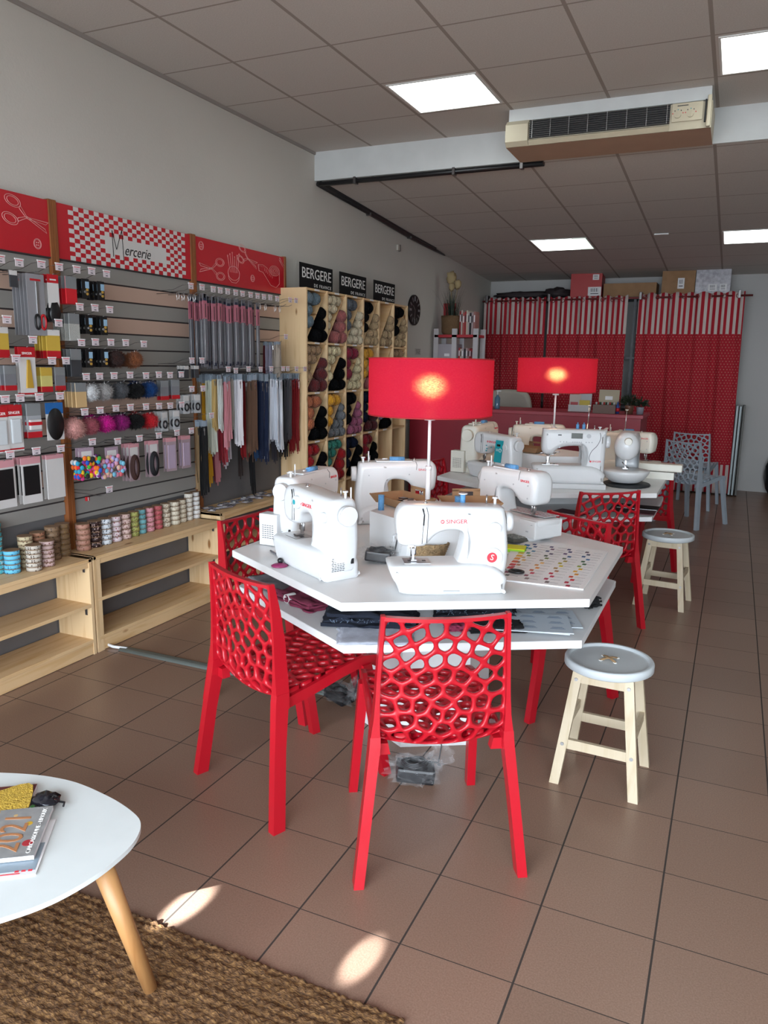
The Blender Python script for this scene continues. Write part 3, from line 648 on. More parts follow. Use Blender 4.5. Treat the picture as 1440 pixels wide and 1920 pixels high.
machine('tall white and cream sewing machine at the left edge of rear table',-1.66,5.30,-95,'side',1.12,cream_plastic)
machine('wide white computerised sewing machine with display and swirl on the rear table',-.885,4.83,18,'display',1.10,z=.78)
machine('cream sewing machine seen from behind at the far side of rear table',-1.33,5.74,-172,'back',1.05,cream_plastic)
machine('cream sewing machine at the right far side of rear table, head end rightmost',-.66,5.66,168,'back',1.0,cream_plastic)
# free-arm embroidery machine with a rounded head
t=thing('embroidery_machine','white embroidery machine with rounded egg-shaped head facing us on a black mat','sewing machine',(-.60,5.19,.7635),R(94),'sewing machines on the tables')
bm=BM(); slab(bm,[(v.x,v.y) for v in spline([(-.17,.03,0),(.2,.03,0),(.2,.29,0),(.17,.315,0),(0,.325,0),(-.14,.315,0),(-.19,.28,0),(-.19,.2,0),(-.16,.165,0),(-.1,.17,0),(-.03,.22,0),(.06,.22,0),(.09,.1,0),(.05,.075,0),(-.15,.075,0)],3)],.145,.05,seg=5); obj('body',bm,white_plastic,t)
bm=BM(); blob(bm,(-.145,0,.24),(.075,.078,.09),24); obj('head',bm,white_plastic,t)
bm=BM(); cyl(bm,(-.205,-.01,.275),(-.222,-.012,.275),.026,.02,24); obj('dial',bm,cream_plastic,t)
bm=BM(); lathe(bm,[(.09,.01),(.12,.03),(.145,.065),(.15,.08),(.145,.086),(.01,.086)],c=(-.1,0,0),seg=32,cap=False); obj('bed',bm,white_plastic,t)
bm=BM(); box(bm,(-.14,0,.13),(.01,.01,.07)); box(bm,(-.145,0,.1),(.03,.03,.006)); tube(bm,[(-.16,.02,.14),(-.17,.0,.12),(-.15,-.02,.105)],.004,6); obj('needle_bar',bm,steel,t)
t=tag(obj('machine_mat',(lambda bm:(lathe(bm,[(.16,0),(.165,.004),(.16,.012),(.001,.012)],seg=32),bm)[1])(BM()),mat('black rubber',(.02,.022,.025),.6)),'thin black rubber mat under the embroidery machine','mat'); t.location=(-.58,5.09,.751); t.scale=(.9,1,1)
t=thing('embroidery_unit','flat cream embroidery unit sticking out at the right end of rear table','machine attachment',(-.42,5.50,.801)); bm=BM(); box(bm,(0,0,.03),(.30,.1,.05),bev=.01); obj('arm',bm,cream_plastic,t)
bm=BM(); box(bm,(0,0,-.025),(.2,.08,.05)); obj('foot',bm,cream_plastic,t)
for x,y,z0,z1,lb in ((-.90,5.32,.80,1.235,'left thin telescopic thread rod rising before the red counter'),(-.655,5.32,.80,1.215,'right thin telescopic thread rod rising above the embroidery machine')):
    t=thing('thread_stand',lb,'thread stand',(x,y,.751)); bm=BM(); cyl(bm,(0,0,0),(0,0,.012),.035,seg=16); obj('foot',bm,cream_plastic,t)
    bm=BM(); cyl(bm,(0,0,.01),(.012,0,z1-.751-.12),.005,.005,8); cyl(bm,(.012,0,z1-.751-.13),(.016,0,z1-.751),.003,.003,8); obj('rod',bm,steel,t); bm=BM(); cyl(bm,(.016,0,z1-.751),(.016,0,z1-.745),.009,.011,12); obj('thread_guide',bm,cream_plastic,t)
# ------------------------------------------------------------------ slat wall with posts and sign boards
SX=-3.12; ORD=['first','second','third','fourth','fifth','sixth','seventh','eighth','ninth','tenth','eleventh','twelfth','thirteenth','fourteenth']
slat_g=mat('grey slat board',(.27,.255,.235),.6,noise_=(3,.05)); slat_p=mat('pinkish beige slat board',(.48,.33,.26),.6,noise_=(3,.05)); groove=mat('dark groove',(.035,.025,.025),.8); backg=mat('dark grey back panel',(.125,.118,.118),.7)
def slatpanel(label,y0,y1,pinks,zlow):
    t=thing('slat_panel',label,'wall panel',(WX,y0,0),0,'slatted display panels')
    bm=BM(); box(bm,(.0125,(y1-y0)/2,.995),(.015,y1-y0,1.99)); obj('back_panel',bm,backg,t)
    bm=BM(); box(bm,(.021,(y1-y0)/2,(1.98+zlow)/2),(.004,y1-y0,1.98-zlow)); obj('groove_backing',bm,groove,t)
    k=0; z=1.978
    while z>zlow+.02:
        h=.0785
        if z-h<zlow: h=z-zlow
        bm=BM(); box(bm,(.0265,(y1-y0)/2,z-h/2),(.009,y1-y0,h),bev=.0015); obj('slat',bm,slat_p if k in pinks else slat_g,t)
        z-=.0865; k+=1
slatpanel('leftmost slatted grey and beige display panel, behind scissors and yellow packets',1.75,2.872,(1,3,5,9,12),.70)
slatpanel('middle slatted display panel under the checked sign board, behind the fur pompoms',2.925,3.945,(1,3,8),.66)
slatpanel('right slatted display panel behind the zips and long grey packets',3.995,5.02,(1,3),1.43)
for y,lb in ((2.898,'left orange wooden post between the first two sign boards'),(3.970,'middle orange wooden post right of the checked sign board'),(5.035,'right slim orange wooden post ending the red sign boards')):
    t=thing('wooden_post',lb,'post',(WX,y,.02),0,'orange posts of the slat wall'); w_=.024 if y<5 else .012
    for s in (-1,1):
        bm=BM(); box(bm,(.028,s*w_*.52,1.118),(.045,w_*.98,2.236),bev=.003); obj('rail',bm,orange_wood,t)
redb=mat('red printed board',(.50,.012,.022),.35,noise_=(2,.03)); whitep=mat('white print',(.62,.60,.58),.5); pinkp=mat('faint pink line print',(.72,.38,.36),.5)
def board(label,y0,y1):
    t=thing('sign_board',label,'sign board',(SX-.005,y0,1.985),0,'red sign boards along the slat wall')
    bm=BM(); box(bm,(.012,(y1-y0)/2,.132),(.012,y1-y0,.264)); obj('panel',bm,redb,t)
    bm=BM(); box(bm,(.013,(y1-y0)/2,-.003),(.014,y1-y0,.007)); obj('edge_strip',bm,groove,t); return t
def stroke(t,name,pts,r=.0014,m=None,closed=False):
    bm=BM(); tube(bm,[(.0185,a,b_) for a,b_ in pts],r,4,closed=closed); return obj(name,bm,m or pinkp,t)
def ell(cy,cz,a,b_,rot=0,n=20): return [(cy+a*math.cos(2*pi*k/n)*math.cos(rot)-b_*math.sin(2*pi*k/n)*math.sin(rot),cz+a*math.cos(2*pi*k/n)*math.sin(rot)+b_*math.sin(2*pi*k/n)*math.cos(rot)) for k in range(n)]
def scissors(t,cy,cz,L,rot=0,fl=1):
    def Q(a,b_): a*=fl; return (cy+a*math.cos(rot)-b_*math.sin(rot),cz+a*math.sin(rot)+b_*math.cos(rot))
    for s in (-1,1):
        for e in (1,.72): stroke(t,'scissor_drawing',[Q(-.30*L+.17*L*e*math.cos(q*pi/9),s*.16*L+.095*L*e*math.sin(q*pi/9)) for q in range(18)],closed=True)
        stroke(t,'scissor_drawing',[Q(-.15*L,s*.09*L),Q(0,0),Q(.5*L,-s*.10*L),Q(.45*L,-s*.04*L),Q(.02*L,s*.02*L),Q(-.13*L,s*.14*L)],closed=True)
def button(t,cy,cz,r_=.022):
    stroke(t,'button_drawing',ell(cy,cz,r_,r_*1.05),closed=True); stroke(t,'button_drawing',ell(cy,cz,r_*.8,r_*.84),.001,closed=True)
    for a in(-1,1):
        for b_ in (-1,1): stroke(t,'button_drawing',ell(cy+a*r_*.25,cz+b_*r_*.27,r_*.12,r_*.12,n=8),.001,closed=True)
t=board('leftmost red sign board with scissors and button drawing',1.78,2.874)
scissors(t,.96,.165,.26,-.25); button(t,1.02,.052)
t=board('red sign board with white checks and the handwritten word Mercerie',2.924,3.946); W_=1.022
chk=BM(); c0,c1=.075,.975; nc=26; nr=12; cw=(c1-c0)/nc; chh=.262/nr
for i in range(nc):
    for j in range(nr):
        y=c0+i*cw; z=j*chh+.001; inl=(7<=i<=20 and 3<=j<=6)
        if inl or ((i+j)%2==0):
            addv(chk,[(.0185,y,z),(.0185,y+cw,z),(.0185,y+cw,z+chh),(.0185,y,z+chh)],[(0,1,2,3)])
obj('check_print',chk,whitep,t)
inkm=mat('black lettering',(.008,.008,.008),.5)
for a,b_ in (((.375,.055),(.372,.19)),((.372,.19),(.40,.095)),((.40,.095),(.445,.20)),((.445,.20),(.452,.04))): stroke(t,'lettering',[a,b_],.0024,inkm)
text('ercerie',.078,inkm,t,MX((.0192,.56,.098),(0,1,0),(0,0,1)),shear=.35,sx=.92)
t=board('red sign board with pin cushion, tape measure and scissors drawings',3.996,5.03)
button(t,.06,.215,.024); button(t,.62,.075); scissors(t,.17,.09,.27,.05,-1); scissors(t,.56,.2,.24,-.3)
stroke(t,'pincushion_drawing',ell(.40,.085,.065,.045),closed=True); stroke(t,'pincushion_drawing',[(.335,.085),(.345,.045),(.375,.025),(.425,.025),(.455,.045),(.465,.085)])
for k in range(6): stroke(t,'pin_drawing',[(.36+k*.016,.09),(.335+k*.026,.185+.012*(k%3))],.0012); stroke(t,'pin_drawing',ell(.335+k*.026,.19+.012*(k%3),.004,.005,n=8),.001,closed=True)
for q in (1,.75,.5,.25): stroke(t,'tape_drawing',ell(.9,.155,.065*q,.035*q),closed=True)
stroke(t,'tape_drawing',[(.965,.15),(.965,.07),(.92,.04),(.85,.05),(.80,.09),(.75,.13),(.70,.135),(.69,.175),(.75,.18),(.80,.165),(.84,.14)])
for k in range(9): stroke(t,'tape_drawing',[(.71+k*.02,.14+.03*(k<3)-.008*max(0,k-3)),(.715+k*.02,.165-.008*max(0,k-3))],.0008)
stroke(t,'safety_pin_drawing',[(.97,.255),(1.03,.20)]); stroke(t,'safety_pin_drawing',[(.965,.24),(1.02,.19)])
# ------------------------------------------------------------------ low pine shelves
def pshelf(label,y0,y1,ztop,mid,side=True):
    t=thing('pine_shelf',label,'shelf unit',(-3.12,y0,0),0,'low pine shelf units under the slat wall'); L=y1-y0; D=.235
    for y in (.009,L-.009):
        bm=BM(); box(bm,(D/2,y,ztop/2),(D,.018,ztop)); obj('side_panel',bm,pinev,t)
    for y in (.032,L-.032):
        bm=BM(); box(bm,(D-.01,y,ztop/2-.01),(.018,.028,ztop-.02)); obj('upright',bm,pinev,t) if y<.1 and side else bm.free()
    for z in (ztop,mid,.082):
        bm=BM(); box(bm,(D/2,L/2,z-.009),(D,L-(0 if z==ztop else .036),.018),bev=.0015); obj('shelf_board',bm,pine,t)
    bm=BM(); box(bm,(D-.012,L/2,.037),(.018,L-.036,.068)); obj('plinth',bm,pine,t)
    bm=BM(); box(bm,(D-.012,L/2,ztop-.03),(.016,L-.036,.03)); obj('front_rail',bm,pine,t)
    for z in (ztop-.05,mid-.04):
        bm=BM(); box(bm,(D-.035,L-.02,z),(.014,.004,.045),bev=.001); obj('bracket',bm,dark_steel,t)
    return t
pshelf('leftmost low pine shelf unit, ribbon reels on its top, empty shelves',1.62,2.80,.508,.272)
pshelf('middle low pine shelf unit with the long row of ribbon reels on top',2.812,3.868,.512,.288)
pshelf('right low pine shelf unit behind the red chair, hardware packets on its top',3.88,4.965,.55,.31)
# yarn cubby shelf
t=thing('yarn_shelf','tall pine cubby shelf of yarn with diagonal dividers','shelf',(-3.12,4.985,0)); CW=1.895/6; ZR=[.10,.545,.905,1.275,1.645,2.03]
for k in range(7):
    bm=BM(); box(bm,(.115,k*CW,1.015),(.23,.016,2.03)); obj('upright',bm,pinev,t)
for z in ZR:
    bm=BM(); box(bm,(.112,1.895/2,z-.008),(.224,1.895,.016)); obj('shelf_board',bm,pine,t)
bm=BM(); box(bm,(.004,.95,1.02),(.006,1.89,2.0)); obj('back_panel',bm,pinev,t)
DIAG={(c,r_) for c in range(6) for r_ in range(1,5)}-{(4,3-1),(5,3-1),(4,1),(5,1),(5,2)}
nodiag={(4,1),(5,1),(5,2),(4,3-3)}
for c in range(6):
    for r_ in range(1,5):
        if (c,r_) in ((4,1),(5,1),(5,2)): continue
        z0,z1=ZR[r_],ZR[r_+1]-.016; y0,y1=c*CW+.008,(c+1)*CW-.008; a=math.atan2(z1-z0,y1-y0); L=math.hypot(z1-z0,y1-y0)
        bm=BM(); M=Matrix.Translation((.11,(y0+y1)/2,(z0+z1)/2))@Matrix.Rotation(a,4,'X'); box(bm,(0,0,0),(.20,L,.008),M); obj('diagonal_divider',bm,pinex,t)
for r_ in range(2,6):
    for c in range(0,5):
        bm=BM(); box(bm,(.2265,c*CW+CW*.5,ZR[r_]-.008),(.003,.07,.012)); obj('price_strip',bm,paper,t)
# yarn balls
YC=dict(greyblue='#5f6f78',black='#0b0b0d',cream='#cdbd9e',rose='#9c5a58',slate='#565b63',ivory='#d6c8ac',beige='#b89d78',tan='#a08060',brownred='#5e2426',palecream='#dccda4',burgundy='#7c1c33',mustard='#c98f2e',terracotta='#a8603f',yellow='#d89a2c',grey='#76797d',mauve='#a35a78',navy='#151a2b',maroon='#4e1a20',red='#9c0f18',teal='#2f7a6a',crimson='#7d0f1d',lilac='#8a7c9c')
def yarnmat(n):
    k='yarn '+n
    if k in MT: return MT[k]
    m=mat(k,YC[n],1,spec=.1,sheen=0 if n in ('black','navy') else .12); N,Lk,b=nodes(m); wv=N.new('ShaderNodeTexWave'); wv.inputs['Scale'].default_value=38; wv.inputs['Distortion'].default_value=9; wv.inputs['Detail'].default_value=2; wv.inputs['Detail Scale'].default_value=.8
    Lk.new(N['Texture Coordinate'].outputs['Object'],wv.inputs['Vector']); bp=N.new('ShaderNodeBump'); bp.inputs['Strength'].default_value=.9; bp.inputs['Distance'].default_value=.006; Lk.new(wv.outputs['Fac'],bp.inputs['Height']); Lk.new(bp.outputs[0],b.inputs['Normal']); return m
ballme={}
def ball(col,loc,label,group,r_):
    if col not in ballme:
        bm=BM(); seg=20; rings=[]
        for i in range(1,12):
            th=pi*i/12; row=[]
            for k in range(seg):
                a=2*pi*k/seg; q=1+.05*math.sin(a*3+th*5)+.03*math.sin(a*5-th*7)
                row.append(bm.verts.new((1.12*math.cos(th),math.sin(th)**.8*math.cos(a)*q,math.sin(th)**.8*math.sin(a)*q)))
            rings.append(row)
        for A,B in zip(rings,rings[1:]):
            for k in range(seg): bm.faces.new((A[k],A[(k+1)%seg],B[(k+1)%seg],B[k])).smooth=True
        bm.faces.new(rings[0]).smooth=True; bm.faces.new(rings[-1]).smooth=True
        bmesh.ops.scale(bm,vec=(.043,.043,.043),verts=bm.verts)
        o=obj('yarn_ball',bm,yarnmat(col)); ballme[col]=o; 
    else: o=ballme[col].copy(); COL.objects.link(o)
    o.location=loc; s=r_/.043; o.scale=(s,s,s*.93); o.rotation_euler=(random.uniform(-pi,pi),0,random.uniform(-.12,.12)); tag(o,label,'yarn',group); return o
PILES={(0,4):('greyblue','black'),(1,4):('cream','rose'),(2,4):('slate','ivory'),(3,4):('black','beige'),(4,4):(None,'beige'),(5,4):('black','beige'),
(0,3):('tan','brownred'),(1,3):('palecream','black'),(2,3):('burgundy','palecream'),(3,3):('mustard','rose'),(4,3):(None,'tan'),(5,3):('tan','tan'),
(0,2):('terracotta','black'),(1,2):('yellow','grey'),(2,2):('black','mauve'),(3,2):('navy','maroon'),(4,2):('lilac','black'),
(0,1):('red','black'),(1,1):('teal','red'),(2,1):('navy','black'),(3,1):('crimson','black')}
CN=['first','second','third','fourth','fifth','sixth']; RN={4:'top',3:'second',2:'third',1:'fourth'}
small={'cream','ivory','palecream','grey','mauve','tan','beige','teal'}
for (c,r_),(ul,lr) in PILES.items():
    z0,z1=ZR[r_],ZR[r_+1]-.016; y0,y1=4.985+c*CW+.010,4.985+(c+1)*CW-.010; H=z1-z0; W_=y1-y0
    for which,col in ((0,ul),(1,lr)):
        if not col: continue
        rr=.040 if col in small else .051
        lb=f'{YC and col} yarn ball in the {"upper left" if which==0 else "lower right"} half of the {CN[c]} cubby, {RN[r_]} row'.replace('greyblue','grey-blue').replace('brownred','brown-red').replace('palecream','pale cream')
        grp=f'{col} yarn balls, {RN[r_]} row cubby {c+1}'
        L=math.hypot(H,W_); nx,nz=-H/L,W_/L  # normal pointing upper left
        row=0
        while True:
            z=(z0+rr*.95+row*rr*1.62) if which else (z1-rr*1.1-row*rr*1.62)
            if z>z1-rr or z<z0+rr*.9: break
            # diag y at height z
            yd=y0+(z-z0)/H*W_; off=(rr*.98+.004)*L/H
            if which: a,b_=yd+off,y1-rr*.95
            else: a,b_=y0+rr*.95,yd-off
            if b_<a-rr*.35: 
                break
            b_=max(a,b_) if which==0 else b_; a=min(a,b_)
            n=max(1,int((b_-a)/(rr*1.85))+1)
            for k in range(n):
                y=(a+rr*1.9*k) if which==0 else (b_-rr*1.9*k)
                ball(col,(-2.928+random.uniform(-.012,.012),y+random.uniform(-.002,.002),z),lb,grp,rr)
            row+=1
# BERGERE signs
sgn=mat('black sign card',(.008,.008,.009),.7,spec=.15); sw=mat('white sign lettering',(.75,.74,.72),.5)
for (y0,y1),lb in (((4.985,5.485),'left black BERGERE DE FRANCE sign on top of the yarn shelf'),((5.605,6.09),'middle black BERGERE DE FRANCE sign on top of the yarn shelf'),((6.245,6.70),'right black BERGERE DE FRANCE sign on top of the yarn shelf')):
    t=thing('brand_sign',lb,'sign',(-2.95,y0,2.033),0,'black signs on the yarn shelf'); w_=y1-y0
    bm=BM(); box(bm,(0,w_/2,.088),(.006,w_,.176)); obj('sign_card',bm,sgn,t)
    text('BERGERE',.105,sw,t,MX((.0035,w_/2,.105),(0,1,0),(0,0,1)),sx=w_*1.12/.52,align='CENTER'); text('DE FRANCE',.034,sw,t,MX((.0035,w_*.68,.028),(0,1,0),(0,0,1)),sx=1.2,sp=1.35)
# clock
t=thing('wall_clock','round black wall clock on the left wall after the yarn shelf','clock',(WX,7.645,2.045)); bm=BM(); cyl(bm,(.002,0,0),(.02,0,0),.155,seg=48); obj('clock_face',bm,mat('clock black',(.004,.004,.005),.4),t)
for k in range(12):
    a=R(30*k); bm=BM(); M=Matrix.Translation((.021,0,0))@Matrix.Rotation(a,4,'X'); box(bm,(0,0,.115),(.002,.012 if k%3 else .022,.05),M); obj('hour_mark',bm,mat('silver mark',(.35,.36,.38),.3,.6),t)
for a,L in ((50,.07),(170,.1)):
    bm=BM(); box(bm,(0,0,L/2),(.002,.006,L),Matrix.Translation((.024,0,0))@Matrix.Rotation(R(a),4,'X')); obj('clock_hand',bm,steel,t)
# ------------------------------------------------------------------ ribbon reels on the shelves
def ribbonmat(n,c1,c2,sc=1):
    m=mat('ribbon '+n,c1,.6); N,Lk,b=nodes(m); vo=N.new('ShaderNodeTexVoronoi'); vo.inputs['Scale'].default_value=90*sc; Lk.new(N['Texture Coordinate'].outputs['Object'],vo.inputs['Vector'])
    r=ramp(N,[(.28,c2),(.36,c1)]); Lk.new(vo.outputs['Distance'],r.inputs[0]); Lk.new(r.outputs[0],b.inputs['Base Color']); return m
kraft=mat('kraft card disc',(.26,.155,.085),.8)
def reelstack(x,y,z,r_,h,n,c1,c2,desc,jit=.002):
    m=ribbonmat(desc,c1,c2); first=None
    for k in range(n):
        if first is None:
            t=thing('ribbon_reel','','ribbon reel',(x,y,z)); bm=BM(); cyl(bm,(0,0,.0018),(0,0,h-.0018),r_*.955,seg=28); obj('ribbon',bm,m,t)
            bm=BM(); cyl(bm,(0,0,0),(0,0,.0015),r_,seg=28); obj('disc',bm,kraft,t); bm=BM(); cyl(bm,(0,0,h-.0015),(0,0,h-.0003),r_,seg=28); obj('disc',bm,kraft,t); o=t; first=t
        else: o=dup(first)
        o.location=(x+random.uniform(-jit,jit),y+random.uniform(-jit,jit),z+k*h); o.rotation_euler=(0,0,random.uniform(0,6))
        o['label']=f'{desc} ribbon reel in its stack on the pine shelf'; o['group']=f'stack of {desc} ribbon reels'
zs=.5125
for a in [(2.905,.038,'#a87a68','#7a4a3c',5,'brown pink flowered'),(2.985,.036,'#2b1512','#b59a94',5,'dark brown dotted'),(3.06,.036,'#c9cdd2','#4a5560',5,'white and grey spotted'),(3.135,.034,'#cbbcc0','#8a3a4a',5,'red spotted white'),(3.21,.034,'#c4a8a0','#6a3a3a',5,'pale pink brown-marked'),(3.28,.031,'#9a9a55','#5a6030',5,'olive green'),(3.35,.031,'#6fa9b0','#4a8088',5,'light turquoise'),(3.42,.031,'#c98a94','#8a4a50',5,'light pink'),(3.49,.031,'#b0555a','#8a3a40',5,'rose red'),(3.565,.028,'#c4b8a4','#6a5a4a',5,'small cream dark-clipped'),(3.64,.036,'#cfc6b2','#a89a84',5,'wide cream'),(3.715,.029,'#c8bda8','#a89a84',5,'narrow cream'),(3.78,.028,'#cfc9bd','#b0aaa0',6,'off-white'),(3.845,.03,'#d4d2cf','#c0bebb',6,'plain white')]:
    reelstack(-3.04-(.012 if a[0]>3.3 else 0),a[0],zs,a[1],.0285,a[4],a[2],a[3],a[5])
zs=.5085
reelstack(-3.01,2.44,zs,.037,.022,5,'#5fb0d0','#2a6a90','blue patterned')
reelstack(-3.065,2.395,zs,.036,.022,11,'#4fa8b4','#c9d0d4','turquoise and grey tall')
reelstack(-2.955,2.515,zs,.036,.021,6,'#b9b0a4','#4a3a34','white checked brown-edged')
reelstack(-3.04,2.545,zs,.036,.022,7,'#b8a888','#5a4a3a','beige patterned back')
reelstack(-2.97,2.605,zs,.035,.021,6,'#c4a8a4','#7a4a44','pink and white edged')
reelstack(-3.055,2.63,zs,.036,.022,7,'#9a6a50','#3a2018','brown striped back')
reelstack(-3.045,2.71,zs,.037,.028,6,'#7a6048','#3a2a20','brown letter-printed')
reelstack(-3.055,2.785,zs,.036,.028,6,'#6e5438','#8a6a3a','gold-brown')
# ------------------------------------------------------------------ peg hooks with price tags and packets
pinkpaper=mat('price tag paper',(.62,.55,.58),.6); tagframe=mat('white tag holder',(.72,.68,.68),.5)
def mk_hook(L=.25):
    t=thing('peg_hook','','hook',(SX,0,0)); 
    bm=BM(); tube(bm,[(0,0,-.035),(.05,0,-.035),(.19,0,-.037),(.215,0,-.027)],.0016,6); tube(bm,[(0,0,-.02),(.12,0,-.015),(.19,0,.008),(L,0,.012)],.0013,6); obj('wire',bm,dark_steel,t)
    tg=None; bm=BM(); box(bm,(L,0,0),(.002,.042,.030),mi=0); obj('price_tag',bm,pinkpaper,t)
    bm=BM(); box(bm,(L,0,.0165),(.005,.046,.005)); obj('tag_holder',bm,tagframe,t)
    bm=BM(); box(bm,(L+.0014,0,.0115),(.0008,.034,.0025)); obj('red_strip',bm,ink_red,t); bm=BM(); box(bm,(L+.0014,0,.003),(.0006,.016,.0015)); box(bm,(L+.0014,0,-.008),(.0006,.014,.0035)); obj('price_print',bm,ink_dark,t)
    return t
H0=mk_hook(); usedH=False
def hook(y,z,what,blank=False):
    global usedH
    o=H0 if not usedH else dup(H0); usedH=True; o.location=(SX,y,z); o['label']=' '.join(f'wire peg hook with price tag for the {what}'.split()[:16]); o['group']='peg hooks on the slat wall'; o['what']=0; del o['what']
    return o
# packet builders: local origin at hanging hole, face normal +X
clearp=mat('clear packet film',(.62,.64,.66),.15,alpha=.55)
def pk(name,parts):
    """parts: list of (partname, w, h, y, z, colour-material, thick)"""
    t=thing(name,'','packet')
    for (pn,w_,h,y,z,m,th,x) in parts:
        bm=BM(); box(bm,(x,y,z),(th,w_,h),bev=min(.0012,th/3)); obj(pn,bm,m,t)
    return t
C=lambda n,c,r=.4: mat(n,c,r)
gp=C('grey card',"#7d8082"); rp=C('red card','#b01822'); yp=C('yellow card','#c0a040'); wp=C('white card','#c9c6c4'); bp_=C('black card','#101012'); pp=C('pink card','#c98f96'); dg=C('dark grey card','#3a3c40'); cp=C('cream beads','#c9a878'); pearl=mat('pearl beads',(.6,.6,.56),.3,bump=(400,1)); bluec=C('pale blue label','#8fb0c8'); goldb=C('gold button','#b08a40',.25)
T_={}
T_['scissor_packet']=pk('scissor_packet',[('backing_card',.085,.235,0,-.125,C('greyed card','#8c8b8f',.25),.002,0),('red_print',.05,.008,0,-.03,rp,.0008,.0016),('blade',.012,.13,.005,-.10,steel,.004,.003)])
for s in (-1,1):
    bm=BM(); tube(bm,[(.004,.012+s*.014+.012*math.cos(2*pi*k/16),-.19+.028*math.sin(2*pi*k/16)) for k in range(16)],.0045,6,closed=True); obj('handle',bm,[rp if s>0 else bp_],T_['scissor_packet'])
T_['small_scissor_packet']=pk('small_scissor_packet',[('backing_card',.055,.135,0,-.07,wp,.002,0),('header',.055,.035,0,-.018,rp,.0026,0),('lettering_strip',.03,.006,0,-.022,wp,.001,.0016)])
bm=BM(); blob(bm,(.004,0,-.155),(.008,.026,.04),10,.3); obj('handle',bm,bp_,T_['small_scissor_packet'])
def headpk(nm,w_,h,head,body,foot=None,fh=0,hh=.03): return pk(nm,[('packet_body',w_,h,0,-h/2,body,.006,0),('header',w_,hh,0,-hh/2+.001,head,.0075,0)]+([('foot_band',w_,fh,0,-h+fh/2-.001,foot,.0075,0)] if foot else []))
T_['red_packet']=headpk('red_packet',.055,.10,gp,C('red beads','#c8202a'),None,0,.045)
T_['pearl_packet']=headpk('pearl_packet',.055,.105,gp,pearl,None,0,.04)
T_['black_button_card']=pk('button_card',[('card',.042,.085,0,-.045,bp_,.004,0),('label',.022,.03,.008,-.03,bluec,.001,.003)])
for k in range(3):
    bm=BM(); cyl(bm,(.002,.006-(k%2)*.012,-.052-k*.009),(.006,.006-(k%2)*.012,-.052-k*.009),.0065,seg=10); obj('button',bm,goldb if k!=1 else steel,T_['black_button_card'])
T_['yellow_packet']=headpk('yellow_packet',.055,.095,wp,yp,rp,.026,.02); T_['yellow_packet2']=headpk('yellow_packet',.05,.085,yp,C('pale yellow film','#c4ba70'),rp,.02,.03)
T_['grey_packet']=headpk('grey_packet',.05,.085,gp,C('mid grey film','#74757a'),rp,.018,.03); T_['dark_packet']=headpk('dark_packet',.052,.10,gp,dg,None,0,.04)
T_['tape_packet']=pk('sewing_gauge_packet',[('backing_card',.06,.155,0,-.08,wp,.002,0),('header',.062,.032,0,-.016,rp,.003,0),('foot_strip',.06,.006,0,-.148,rp,.003,0)])
bm=BM(); addv(bm,[(.003,-.012,-.13),(.003,.016,-.13),(.003,.007,-.04),(.003,-.003,-.04),(.009,-.010,-.13),(.009,.014,-.13),(.009,.006,-.04),(.009,-.002,-.04)],[(4,5,6,7),(0,1,5,4),(1,2,6,5),(2,3,7,6),(3,0,4,7)]); obj('glue_tube',bm,C('amber tube','#b08a30',.3),T_['tape_packet'])
text('SINGER',.011,ink_white,T_['tape_packet'],MX((.002,0,-.02),(0,1,0),(0,0,1)))
T_['bobbin_packet']=pk('white_bobbin_packet',[('backing_card',.055,.14,0,-.072,wp,.002,0),('header',.057,.034,0,-.017,rp,.003,0),('foot_strip',.055,.005,0,-.135,rp,.003,0)])
bm=BM(); box(bm,(.007,0,-.08),(.012,.034,.075),bev=.004); obj('blister',bm,C('white filling','#c4c9cc',.2),T_['bobbin_packet']); text('SINGER',.012,ink_white,T_['bobbin_packet'],MX((.002,0,-.024),(0,1,0),(0,0,1)))
T_['elastic_packet']=headpk('elastic_packet',.055,.11,gp,C('pale grey card','#9a9ca0'),rp,.02,.04)
bm=BM(); box(bm,(.008,0,-.068),(.014,.045,.034),bev=.004); obj('elastic_roll',bm,wp,T_['elastic_packet']); bm=BM(); box(bm,(.009,0,-.064),(.0145,.046,.011)); obj('red_band',bm,rp,T_['elastic_packet'])
T_['oval_patch_packet']=pk('elbow_patch_packet',[('backing_card',.065,.115,0,-.06,wp,.002,0),('header',.066,.035,0,-.018,C('blue card','#1f5fa0'),.003,0)])
bm=BM(); M=Matrix.Translation((.003,0,-.068)); lathe(bm,[(.001,0),(1,0),(1,.003),(.001,.003)],seg=28,cap=False); bmesh.ops.transform(bm,matrix=M@Matrix.Rotation(R(90),4,'Y')@Matrix.Diagonal((.05,.031,1,1)),verts=bm.verts); obj('oval_patch',bm,bp_,T_['oval_patch_packet'])
T_['bead_packet']=headpk('bead_packet',.055,.095,gp,cp,None,0,.035)
T_['patch_packet']=pk('patch_packet',[('backing_card',.075,.15,0,-.075,wp,.002,0),('header',.075,.022,0,-.011,pp,.003,0),('black_patch',.06,.095,0,-.075,bp_,.003,.002)])
T_['white_packet']=pk('white_fabric_packet',[('backing_card',.075,.145,0,-.075,wp,.004,0),('header',.075,.014,0,-.007,pp,.005,0)])
T_['loop_packet']=pk('cord_packet',[('backing_card',.05,.125,0,-.063,C('packet card','#a08a90'),.002,0),('header',.05,.014,0,-.007,pp,.003,0),('label',.036,.028,0,-.026,wp,.001,.0018)])
def loops(t,m,dark=True):
    for k in range(3):
        bm=BM(); tube(bm,[(.004+k*.003,(.019-k*.004)*math.cos(2*pi*q/20),-.08+(.040-k*.004)*math.sin(2*pi*q/20)) for q in range(20)],.0045,6,closed=True); obj('cord_loop',bm,m,t)
